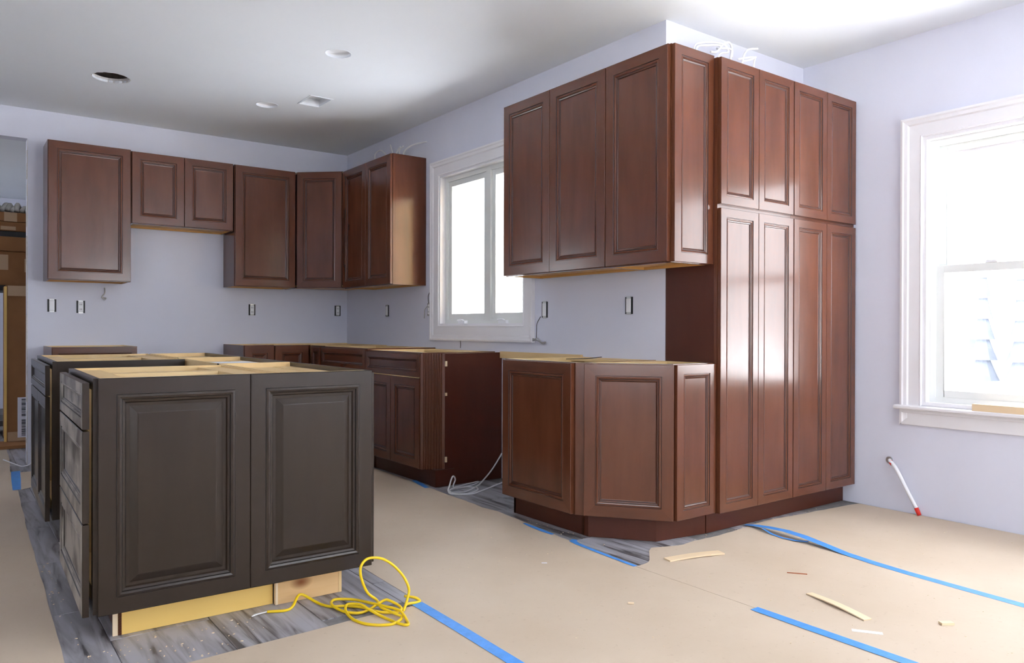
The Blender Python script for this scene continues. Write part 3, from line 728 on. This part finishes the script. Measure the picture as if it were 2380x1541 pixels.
# white printed sheet lying on the island deck
x, y = iw(.64+.15, .907+.38)
tag(MB().box(-.135, -.20, 0, .135, .20, .002).build('paper_sheet', PAPERW, loc=(x, y, IH-.0185), rz=TH+.06), 'white printed sheet lying inside the top of the open island', 'paper')

# ------------------------------------------------------------------ floor protection paper, tape
def jag(pts, amp, step, seed):
    random.seed(seed); out = []
    for i in range(len(pts)-1):
        a, b = Vector(pts[i]), Vector(pts[i+1]); n = max(1, int((b-a).length/step)); nr = Vector((-(b-a).y, (b-a).x)).normalized()
        for k in range(n):
            q = a+(b-a)*k/n+nr*random.uniform(-amp, amp); out.append((q.x, q.y))
    out.append(tuple(pts[-1])); return out
def sheet(name, poly, z, label):
    area = sum(poly[i][0]*poly[(i+1) % len(poly)][1]-poly[(i+1) % len(poly)][0]*poly[i][1] for i in range(len(poly)))
    if area < 0: poly = poly[::-1]
    mb = MB(); mb.prism(poly, z, z+.0009); o = mb.build(name, PAPER); return tag(o, label, 'floor paper', 'builder paper sheets on the floor')
sheet('floor_paper', [(XL+.02, YB+.02), (-2.835, YB+.02)]+jag([(-2.835, -.4), (-2.827, -.085), (-2.807, .795), (-2.788, 1.748), (-2.752, 2.97), (-2.748, 3.795), (-2.716, 4.40), (-2.70, 5.05)], .002, .12, 1)+[(-2.72, 5.1), (XL+.02, 5.1)], .0006, 'tan builder paper covering the floor left of the island')
sheet('floor_paper', [(-2.825, -2.3), (-1.675, -2.3), (-1.676, -.300)]+jag([(-1.676, -.298), (-1.898, -.290), (-2.378, -.306), (-2.515, -.312), (-2.825, -.318)], .0015, .08, 2), .0006, 'tan builder paper strip in front of the island')
sheet('floor_paper', [(-2.825, YB+.02), (-1.675, YB+.02), (-1.675, -2.302), (-2.825, -2.302)], .0006, 'tan builder paper strip at the near edge of the room')
s1r = jag([(-.690, YB+.02), (-.690, -.60)], 0, .4, 1)+jag([(-.684, -.452), (-.672, -.2), (-.655, .038), (-.640, .163), (-.602, .537), (-.590, .763), (-.606, .859), (-.590, 1.067), (-.586, 1.27), (-.572, 1.516), (-.553, 2.3), (-.55, 3.3)], .004, .05, 3)
sheet('floor_paper', [(-1.673, YB+.02)]+s1r+[(-1.60, 3.3), (-1.664, .224), (-1.673, -.295)], .0006, 'tan builder paper strip in the aisle between island and sink run')
s2t = jag([(.245, -.330), (.127, -.345), (-.078, -.345), (-.159, -.341), (-.255, -.354), (-.421, -.300), (-.470, -.33), (-.546, -.399), (-.60, -.45), (-.690, -.458)], .004, .03, 4)
sheet('floor_paper', [(-.700, YB+.02), (.205, YB+.02), (.205, -.9)]+s2t, .0017, 'tan builder paper strip in front of the angled cabinet')
s3t = jag([(XC-.006, -.388), (1.191, -.368), (.844, -.340), (.478, -.305), (.30, -.318), (.262, -.328)], .004, .05, 5)
sheet('floor_paper', [(.185, YB+.02), (XC-.006, YB+.02)]+s3t+[(.20, -.335), (.19, -.9)], .0006, 'tan builder paper strip under the right window')
x_ = [(-2.76, 3.70), (-2.62, 3.70), (-2.64, 3.08), (-2.745, 2.98)]
sheet('floor_paper', x_, .0018, 'small torn paper patch beside the far island cabinet')
def ribbon(name, pts, label, cat='tape', group=None, mat=TAPE, th=.0005, extra=None):
    """pts: (x,y,z,width); lies flat across"""
    mb = MB(); n = len(pts)
    def strip(mb, pts):
        L = []; R = []
        for i, p in enumerate(pts):
            a = Vector(pts[max(i-1, 0)][:2]); b = Vector(pts[min(i+1, len(pts)-1)][:2]); d = (b-a).normalized(); nr = Vector((-d.y, d.x))*p[3]/2
            L.append((p[0]+nr.x, p[1]+nr.y, p[2])); R.append((p[0]-nr.x, p[1]-nr.y, p[2]))
        up_ = lambda q: (q[0], q[1], q[2]+th)
        for i in range(len(pts)-1):
            mb.face([up_(R[i]), up_(R[i+1]), up_(L[i+1]), up_(L[i])], 0, 'y'); mb.face([L[i], L[i+1], R[i+1], R[i]], 0, 'y')
            mb.face([L[i], up_(L[i]), up_(L[i+1]), L[i+1]]); mb.face([R[i], R[i+1], up_(R[i+1]), up_(R[i])])
        mb.face([L[0], R[0], up_(R[0]), up_(L[0])]); mb.face([L[-1], up_(L[-1]), up_(R[-1]), R[-1]])
    strip(mb, pts)
    if extra: strip(mb, extra)
    return tag(mb.build(name, mat), label, cat, group)
GT = 'blue tape strips on the floor paper'
ribbon('tape_strip', [(-1.69, -.285, .0027, .046), (-1.692, -.6, .0027, .046), (-1.700, -1.0, .0027, .046), (-1.70, -2.2, .0027, .046)], 'blue tape strip running from the yellow cable to the camera', group=GT)
ribbon('tape_strip', [(-.700, -1.075, .0030, .044), (-.703, -1.3, .0030, .046), (-.704, -1.66, .0030, .046), (-.705, -2.6, .0030, .046)], 'blue tape strip at bottom right, nearest of the right floor', group=GT)
ribbon('tape_strip', [(.300, -.300, .004, .03), (.305, -.36, .012, .045), (.300, -.45, .020, .05), (.290, -.55, .026, .05), (.275, -.66, .024, .05), (.255, -.78, .015, .048), (.235, -.90, .0045, .047), (.205, -1.05, .0035, .047), (.185, -1.2, .0030, .047), (.165, -1.45, .0030, .047), (.150, -1.66, .0030, .047), (.12, -2.4, .0030, .047)],
       'long blue tape strip lifting off the floor near the pantry', group=GT,
       extra=[(.268, -.43, .016, .012), (.246, -.50, .006, .014), (.232, -.57, .004, .018), (.236, -.64, .006, .022), (.252, -.70, .012, .02)])
ribbon('tape_strip', [(-.633, .425, .0027, .016), (-.640, .36, .0027, .026), (-.648, .25, .0027, .028), (-.652, .160, .0027, .018)], 'short blue tape scrap beside the cherry base toe kick', group=GT)
ribbon('tape_strip', [(-.625, .022, .003, .03), (-.650, .008, .003, .036), (-.664, -.04, .003, .026), (-.676, -.2, .003, .022), (-.684, -.33, .003, .020), (-.690, -.455, .003, .020)], 'blue tape strip in front of the angled cabinet corner', group=GT)
ribbon('tape_strip', [(-.54, 1.79, .0027, .03), (-.565, 1.65, .0027, .04), (-.592, 1.52, .0027, .03)], 'small blue tape piece at the fluted post toe kick', group=GT)
ribbon('tape_strip', [(-2.716, 3.76, .0032, .055), (-2.735, 3.4, .0032, .055), (-2.756, 3.0, .0032, .045)], 'blue tape piece on the floor left of the far island cabinet', group=GT)

# ------------------------------------------------------------------ cables
YEL = [(-2.179,-.045,.006),(-2.12,-.072,.006),(-2.09,-.063,.012),(-2.056,-.023,.03),(-2.035,-.012,.03),(-2.015,-.026,.018),(-1.993,-.079,.006),(-1.972,-.132,.006),(-1.925,-.161,.006),(-1.882,-.209,.006),(-1.86,-.299,.012),(-1.815,-.339,.012),(-1.781,-.33,.012),(-1.779,-.304,.02),(-1.797,-.263,.03),(-1.81,-.253,.03),(-1.835,-.249,.02),(-1.869,-.246,.006),(-1.909,-.256,.006),(-1.94,-.233,.006),(-1.958,-.187,.006),(-1.967,-.139,.012),(-1.953,-.101,.012),(-1.925,-.092,.012),(-1.877,-.134,.012),(-1.85,-.217,.018),(-1.828,-.289,.022),(-1.805,-.346,.022),(-1.801,-.375,.018),(-1.807,-.421,.006),(-1.824,-.458,.006),(-1.843,-.432,.006),(-1.861,-.343,.006),(-1.886,-.28,.02),(-1.894,-.227,.024),(-1.923,-.185,.02),(-1.942,-.199,.012),(-1.954,-.249,.006),(-1.956,-.312,.006),(-1.937,-.369,.006),(-1.895,-.41,.006),(-1.853,-.418,.006),(-1.807,-.383,.006),(-1.825,-.351,.016),(-1.838,-.28,.018),(-1.822,-.215,.022),(-1.855,-.2,.055),(-1.88,-.2,.117),(-1.88,-.2,.157),(-1.856,-.2,.179),(-1.82,-.2,.178),(-1.789,-.21,.168),(-1.752,-.22,.139),(-1.716,-.23,.093),(-1.705,-.25,.05),(-1.738,-.297,.03),(-1.766,-.327,.012),(-1.772,-.33,.008),(-1.739,-.295,.012),(-1.694,-.284,.006),(-1.673,-.277,.006),(-1.689,-.273,.02),(-1.721,-.244,.025)]
t = thing('yellow_cable', 'yellow electrical cable tangled on the floor by the island', 'cable', (-1.85, -.25, 0))
Y2 = [(x+1.85, y+.25, z) for x, y, z in YEL]
MB().tube(Y2, .0052, 8).build('sheath', YELLOW, t, smooth=True)
MB().tube([Y2[0], (Y2[0][0]-.03, Y2[0][1]+.006, .005), (Y2[0][0]-.05, Y2[0][1]+.004, .004)], .002, 6).build('conductor', METAL, t, smooth=True)
MB().tube([Y2[0], (Y2[0][0]-.03, Y2[0][1]-.006, .007), (Y2[0][0]-.06, Y2[0][1]-.012, .006)], .002, 6).build('conductor', CABLE, t, smooth=True)
WHT = [(-.02,1.475,.181),(-.109,1.46,.085),(-.268,1.372,.02),(-.338,1.335,.005),(-.466,1.259,.005),(-.538,1.29,.005),(-.572,1.29,.02),(-.531,1.335,.05),(-.512,1.34,.09),(-.486,1.358,.09),(-.458,1.388,.06),(-.475,1.386,.02),(-.425,1.422,.005),(-.239,1.477,.005),(-.225,1.463,.005),(-.322,1.402,.005),(-.436,1.375,.005),(-.526,1.343,.005),(-.55,1.246,.005),(-.476,1.205,.005),(-.374,1.255,.005),(-.336,1.325,.005),(-.375,1.374,.005),(-.48,1.357,.015),(-.558,1.305,.012),(-.565,1.249,.005),(-.474,1.183,.005),(-.361,1.224,.005),(-.06,1.38,.005)]
tag(MB().tube(WHT, .0052, 8).build('white_cable', CABLE, smooth=True), 'white electrical cable coiled on the tile in the dishwasher gap', 'cable')
def bundle(name, label, paths, r, mat=CABLE):
    if len(paths) == 1: return tag(MB().tube(paths[0], r, 6).build(name, mat, smooth=True), label, 'cable')
    t = thing(name, label, 'cable', tuple(paths[0][0]))
    o = Vector(paths[0][0])
    for p in paths: MB().tube([Vector(q)-o for q in p], r, 6).build('cable_strand', mat, t, smooth=True)
    return t
bundle('cable_bundle', 'white cables sticking up above the far corner wall cabinets', [
    [(-.08,3.262,2.44),(-.1,3.277,2.563),(-.1,3.174,2.588),(-.1,3.073,2.536),(-.08,3.03,2.44)], [(-.1,2.989,2.599),(-.1,2.961,2.551),(-.08,2.93,2.435)],
    [(-.1,2.813,2.552),(-.1,2.879,2.51),(-.08,2.86,2.435)], [(-.1,2.76,2.546),(-.1,2.829,2.519),(-.08,2.83,2.435)], [(-.004,2.545,2.555),(-.06,2.669,2.545),(-.09,2.76,2.505),(-.08,2.79,2.435)]], .006)
bundle('cable_bundle', 'tangle of white cables lying on top of the pantry cabinets', [
    [(.06,-.11,2.43),(.087,-.12,2.553),(.143,-.12,2.589),(.26,-.12,2.618),(.345,-.12,2.621),(.372,-.12,2.588),(.294,-.12,2.555),(.28,-.1,2.43)],
    [(.08,-.14,2.43),(.095,-.13,2.549),(.193,-.13,2.584),(.294,-.13,2.604),(.26,-.13,2.564),(.21,-.13,2.553)], [(.311,-.12,2.608),(.371,-.12,2.644),(.402,-.12,2.628),(.398,-.12,2.572),(.39,-.1,2.43)],
    [(.277,-.12,2.589),(.346,-.12,2.605),(.407,-.12,2.607),(.407,-.12,2.568)], [(.48,-.12,2.43),(.50,-.12,2.56),(.523,-.12,2.616),(.56,-.12,2.646),(.643,-.12,2.668)],
    [(.46,-.12,2.569),(.524,-.12,2.588),(.579,-.12,2.605),(.616,-.12,2.607),(.607,-.12,2.571),(.6,-.12,2.43)], [(.505,-.12,2.567),(.56,-.12,2.584),(.625,-.12,2.615)]], .006)
bundle('loose_wire', 'thin dark wire hanging below the outlet right of sink window', [[(-.012,1.06,1.125),(-.006,1.104,1.082),(-.006,1.109,1.042),(-.006,1.111,.984)]], .0022, BLACK)
bundle('loose_wire', 'curled silver wire tangle sticking out below the sink window', [[(-.002,1.20,.975),(-.015,1.168,.986),(-.02,1.125,.973),(-.02,1.083,.984),(-.015,1.042,.958),(-.012,1.006,.962),(-.015,1.031,.948),(-.02,1.093,.971),(-.018,1.146,.965),(-.012,1.2,.966),(-.014,1.16,.982),(-.02,1.11,.978),(-.02,1.06,.966)]], .0035, METAL)
bundle('loose_wire', 'short curled wire poking from far wall under leftmost wall cabinet', [[(-2.096,4.068,1.364),(-2.098,4.045,1.355),(-2.1,4.035,1.32),(-2.12,4.035,1.289),(-2.09,4.035,1.283),(-2.102,4.035,1.269),(-2.116,4.035,1.29),(-2.108,4.04,1.31)]], .0045, METAL)
bundle('loose_wire', 'thin dark wire standing behind the sink base cabinets', [[(-.014,2.02,.90),(-.012,2.02,.93),(-.02,2.01,.96),(-.016,2.0,.985)]], .0025, BLACK)
bundle('loose_wire', 'thin wire lying across the open top of the angled cabinet run', [[(-.36,.40,.878),(-.33,.36,.880),(-.28,.30,.884),(-.24,.24,.892)]], .0022, BLACK)
bundle('loose_wire', 'pale wire trailing on the tile by the far island cabinet', [[(-2.76,4.35,.01),(-2.70,4.1,.006),(-2.66,3.95,.006),(-2.61,3.9,.03),(-2.57,3.95,.08)]], .004, CABLE)
# white water pipe with red ends on the right wall
t = thing('water_pipe', 'white plastic pipe with red ends leaning on right wall', 'pipe', (XC-.012, -.745, 0))
PP = [(.012, .176, .287), (-.005, .165, .283), (-.016, .124, .245), (-.016, .062, .132), (-.012, .014, .043), (-.010, -.003, .006)]
MB().tube(PP, .0105, 10).build('pipe', WHITEP, t, smooth=True)
MB().tube([(-.012, .014, .043), (-.010, -.003, .0035)], .0118, 10).build('red_cap', RED, t, smooth=True)
MB().tube([(-.003, .166, .284), (-.012, .150, .268)], .0112, 10).build('red_cap', RED, t, smooth=True)
MB().lathe([(.001, -.004), (.02, -.004), (.02, 0), (.001, 0)], (0, 0, 0), 14).build('collar', METAL, t).matrix_local = Matrix.Translation((.010, .178, .288)) @ Matrix.Rotation(PI/2, 4, 'Y')

# ------------------------------------------------------------------ outlet boxes
def outlet(label, wallside, a, z, w=.060, h=.098, kind=0):
    """rough-in electrical box: dark cut-out, metal ears, white device"""
    loc, rz = ((a, YA, z), 0) if wallside == 'A' else ((0, a, z), FX)
    t = thing('outlet_box', label, 'outlet', loc, rz, 'uncovered outlet boxes on the walls')
    mb = MB(); pane = [(-w/2, w/2, -h/2, h/2)]
    mb.box(-w/2, -.0025, -h/2, w/2, -.0005, h/2); mb.build('box_opening', DARK, t)
    mb = MB(); mb.box(-w*.30, -.009, -h*.40, w*.30, -.003, h*.40); mb.build('device', WHITEP, t, bevel=.002)
    mb = MB(); mb.box(-w*.28, -.006, h*.40, w*.28, -.0026, h*.54); mb.box(-w*.28, -.006, -h*.54, w*.28, -.0026, -h*.40); mb.build('mounting_ear', METAL, t)
    if kind == 0:
        for zz in (.019, -.019):
            mb = MB(); mb.box(-.007, -.0102, zz-.006, -.004, -.0092, zz+.006); mb.box(.004, -.0102, zz-.006, .007, -.0092, zz+.006); mb.build('socket_slot', DARK, t)
    return t
outlet('white uncovered outlet on far wall nearest the opening', 'A', -2.461, 1.217, kind=1)
outlet('white uncovered outlet on far wall, second from the opening', 'A', -2.264, 1.210)
outlet('uncovered outlet on far wall right of the range gap', 'A', -.916, 1.210)
outlet('uncovered outlet on far wall next to the room corner', 'A', -.098, 1.215)
outlet('uncovered outlet on kitchen wall next to the room corner', 'B', 3.227, 1.202, kind=1)
t = outlet('outlet with loose wires at left of the sink window casing', 'B', 2.500, 1.200)
MB().tube([(-.01, -.008, .03), (-.04, -.02, .0), (-.05, -.02, -.04), (-.06, -.015, -.07)], .003, 6).build('loose_strand', METAL, t, smooth=True)
MB().tube([(.0, -.008, .05), (.012, -.02, .10), (.014, -.008, .14)], .0025, 6).build('loose_strand', BLACK, t, smooth=True)
outlet('outlet with a dangling wire right of the sink window', 'B', 1.030, 1.170, h=.104, kind=1)
outlet('uncovered outlet below the near cherry wall cabinets', 'B', .270, 1.180, kind=1)

# ------------------------------------------------------------------ wood scraps and litter on the paper
def scrap(name, label, p0, p1, w, th, z=.0028, mat=SHIM, lift=0, cat='wood scrap', group='wood scraps on the floor paper', w2=None):
    a, b = Vector(p0), Vector(p1); L = (b-a).length; w2 = w if w2 is None else w2
    n = 6; mb = MB()
    for i in range(n):
        u0, u1 = i/n, (i+1)/n
        zz = lambda u: lift*math.sin(PI*u)
        y0_, y1_ = (w+(w2-w)*u0)/2, (w+(w2-w)*u1)/2
        A = [(L*u0,-y0_,zz(u0)),(L*u1,-y1_,zz(u1)),(L*u1,y1_,zz(u1)),(L*u0,y0_,zz(u0))]; Bt = [(p[0], p[1], p[2]+th) for p in A]
        mb.face(Bt, 0, 'x'); mb.face(A[::-1], 0, 'x')
        mb.face([A[0],A[1],Bt[1],Bt[0]], 0, 'x'); mb.face([A[2],A[3],Bt[3],Bt[2]], 0, 'x')
        if i == 0: mb.face([A[3],A[0],Bt[0],Bt[3]], 0, 'y')
        if i == n-1: mb.face([A[1],A[2],Bt[2],Bt[1]], 0, 'y')
    return tag(mb.build(name, mat, loc=(a.x, a.y, z), rz=math.atan2(b.y-a.y, b.x-a.x)), label, cat, group)
scrap('wood_shim', 'wide pale wood shim lying in front of the angled cabinet', (-.515, -.480), (-.222, -.552), .050, .006, lift=.004)
scrap('wood_shim', 'long thin curved wood shim near the bottom right tape', (-.392, -1.107), (-.470, -1.388), .030, .004, lift=.006, w2=.036)
scrap('wood_chip', 'small wood block chip at far right of floor', (-.300, -1.560), (-.262, -1.585), .022, .008)
scrap('wood_splinter', 'thin dark splinter lying between the two right tape strips', (-.232, -.903), (-.182, -.967), .004, .003, mat=JOIST)
scrap('wood_chip', 'tiny wood chip in the middle of the bare paper', (-1.045, -.760), (-1.028, -.775), .012, .004)
scrap('paper_scrap', 'torn white paper scrap near the bottom right tape', (-.602, -1.402), (-.546, -1.482), .022, .0006, mat=PAPERW, cat='paper scrap', group='paper scraps on the floor')
scrap('paper_scrap', 'pale blue paper fleck in the aisle', (-.995, -.176), (-.975, -.190), .012, .0006, mat=LABEL, cat='paper scrap', group='paper scraps on the floor')
# sawdust crumbs, beyond counting
mb = MB(); random.seed(21)
def crumb(x, y, s, z=.0018):
    a = random.uniform(0, PI); c_, s_ = math.cos(a)*s, math.sin(a)*s; h_ = s*.5
    P = [(x+c_, y+s_), (x-s_*.5, y+c_*.5), (x-c_, y-s_), (x+s_*.5, y-c_*.5)]
    mb.face([(p[0], p[1], z+h_) for p in P])
    for i in range(4): mb.face([(*P[i], z), (*P[(i+1) % 4], z), (*P[(i+1) % 4], z+h_), (*P[i], z+h_)])
for k in range(70): crumb(random.uniform(-2.80, -2.20), random.uniform(-.30, -.03), random.uniform(.0015, .005), .0003)
for k in range(25): crumb(random.uniform(-2.80, -2.76), random.uniform(-.2, 1.2), random.uniform(.002, .005), .0003)
for k in range(60):
    q = random.random(); crumb(-.645+.10*random.random(), -.15+.8*q, random.uniform(.0015, .005), .0003) if k % 2 else crumb(-.3+1.3*q, -.30-.03*random.random(), random.uniform(.0015, .005), .0003)
for k in range(170): crumb(random.choice((random.uniform(-1.6, -.75), random.uniform(-.6, .08), random.uniform(.4, 1.1))), random.uniform(-1.9, -.62), random.uniform(.001, .0032), .0027)
for k in range(60): crumb(random.uniform(-1.6, -.75), random.uniform(-.5, 1.2), random.uniform(.001, .0035), .0016)
tag(mb.build('sawdust', SAW), 'scattered sawdust crumbs on the floor', 'sawdust', kind='stuff')
# offcut on the sill of the right window
tag(MB().box(-.02, -.30, 0, .02, .30, .036, g='y', fm={}).build('wood_offcut', SHIM, loc=(XC-.03, -1.33, WC[2]-.002)), 'pale wood offcut lying on the right window sill', 'wood offcut')

# ------------------------------------------------------------------ cartons in the next room
def carton(label, x0, y0, z0, x1, y1, z1, tapes=(), group='cardboard cartons in the next room', lab=None):
    t = thing('carton', label, 'carton', (x0, y0, z0), 0, group); w, d, h = x1-x0, y1-y0, z1-z0
    MB().box(0, 0, 0, w, d, h).build('box_body', CARTON, t, bevel=.004)
    for (a, b, c, e) in tapes: MB().box(a*w, -.0015, c*h, b*w, -.0002, e*h).build('packing_tape', CARTON_T, t)
    return t
t = carton('tall brown carton standing on end just inside the opening', -2.69, 5.30, .03, -2.16, 5.75, 1.425, [(.02, .36, .93, .995), (.02, .30, .0, .06), (.20, .30, .255, .275)])
MB().box(-.016, -.012, 0, .004, .0, 1.38).build('foam_edge', PLY_Y, t)
mb = MB(); mb.box(.085, -.003, .03, .19, -.0017, .39); s = mb.build('shipping_label', LABEL, t)
random.seed(9)
for (za, zb_) in ((.045, .19), (.22, .37)):
    z = za; mb = MB()
    while z < zb_:
        hh = random.choice((.003, .005, .008)); mb.box(.115, -.0042, z, .155, -.0031, z+hh); z += hh+random.choice((.003, .005))
    mb.build('barcode', DARK, s)['kind'] = 'stuff'
tag(MB().box(-2.80, 5.0, .002, -2.45, 5.36, .028).build('flat_carton', CARTON, rz=0), 'flattened cardboard piece under the tall carton', 'cardboard')
rk = thing('storage_rack', 'dark storage rack holding cartons in the next room', 'shelf', (-3.6, 5.95, 0))
for x in (0, 1.9):
    for y in (0, .58): MB().box(x, y, 0, x+.04, y+.04, 2.35).build('post', STEEL, rk)
for z in (.10, 1.40, 1.92): MB().box(.0, .0, z, 1.94, .62, z+.05).build('shelf_board', STEEL, rk)
carton('brown carton on lower rack shelf with two pale tape patches', -3.3, 5.93, 1.452, -2.10, 6.5, 1.775, [(.42, .55, .45, .9), (.66, .76, .4, .8)])
carton('flat brown carton on the rack, stacked on the taped carton', -3.35, 5.91, 1.777, -2.05, 6.5, 1.915)
carton('brown carton on the top rack shelf, lower of the two', -3.3, 5.93, 1.972, -2.1, 6.5, 2.06, [(.5, .6, .1, .5)])
carton('thin taped carton at the top of the rack pile', -3.35, 5.92, 2.062, -2.05, 6.5, 2.15, [(.52, .60, .0, 1.0)])
mb = MB(); random.seed(12)
for k in range(9):
    a = random.uniform(0, 6.28); mb.tube([(-.15+.04*k, .0, .02), (-.12+.04*k+random.uniform(-.02, .02), .06, .05+random.uniform(0, .05)), (-.1+.04*k, .14, .02)], .022, 6)
tag(mb.build('crumpled_rag', RAG, smooth=True, loc=(-2.62, 5.98, 2.152)), 'crumpled pale cloth lying on top of the rack cartons', 'cloth')

# ------------------------------------------------------------------ outdoors
struct(MB().box(-60, -60, -.5, 60, 60, -.4).build('ground', SNOW))
def conifer(x, y, h, label):
    t = thing('conifer', label, 'tree', (x, y, -.4), random.uniform(0, 6), 'snowy trees outside the right window')
    MB().tube([(0, 0, 0), (0, 0, h)], lambda u: .10*(1-u)+.01, 8).build('trunk', BARK, t)
    mb = MB()
    for k in range(7):
        z = h*(.12+.12*k); r = h*.085*(1-k/7.5)
        mb.lathe([(r, z), (r*.75, z+h*.05), (.02, z+h*.2)], (0, 0, 0), 11); mb.lathe([(.02, z+h*.02), (r, z)], (0, 0, 0), 11)
    mb.build('crown', CONIFER, t)
random.seed(2)
conifer(14.0, 3.99, 3.5, 'left slim conifer faintly visible outside the right window')
conifer(14.0, 3.31, 3.4, 'right slim conifer faintly visible outside the right window')
mb = MB(); random.seed(31); n = 60; top = [.55+.25*math.sin(k*.7)+random.uniform(-.12, .12) for k in range(n+1)]
for k in range(n):
    y0, y1 = -6+.25*k, -6+.25*(k+1)
    P = lambda y, h, w: [(-.5*w, y, 0), (-.42*w, y, h*.7), (-.15*w, y, h), (.2*w, y, h*.95), (.5*w, y, 0)]
    A, B2 = P(y0, 1.0+top[k], 1.1), P(y1, 1.0+top[k+1], 1.1)
    for q in range(4): mb.face([A[q], A[q+1], B2[q+1], B2[q]][::-1])
    if k == 0: mb.face(A)
    if k == n-1: mb.face(B2[::-1])
tag(mb.build('hedge', CONIFER, loc=(16.5, 0, -.4), smooth=True), 'low dark hedge line faintly visible outside right window', 'hedge')
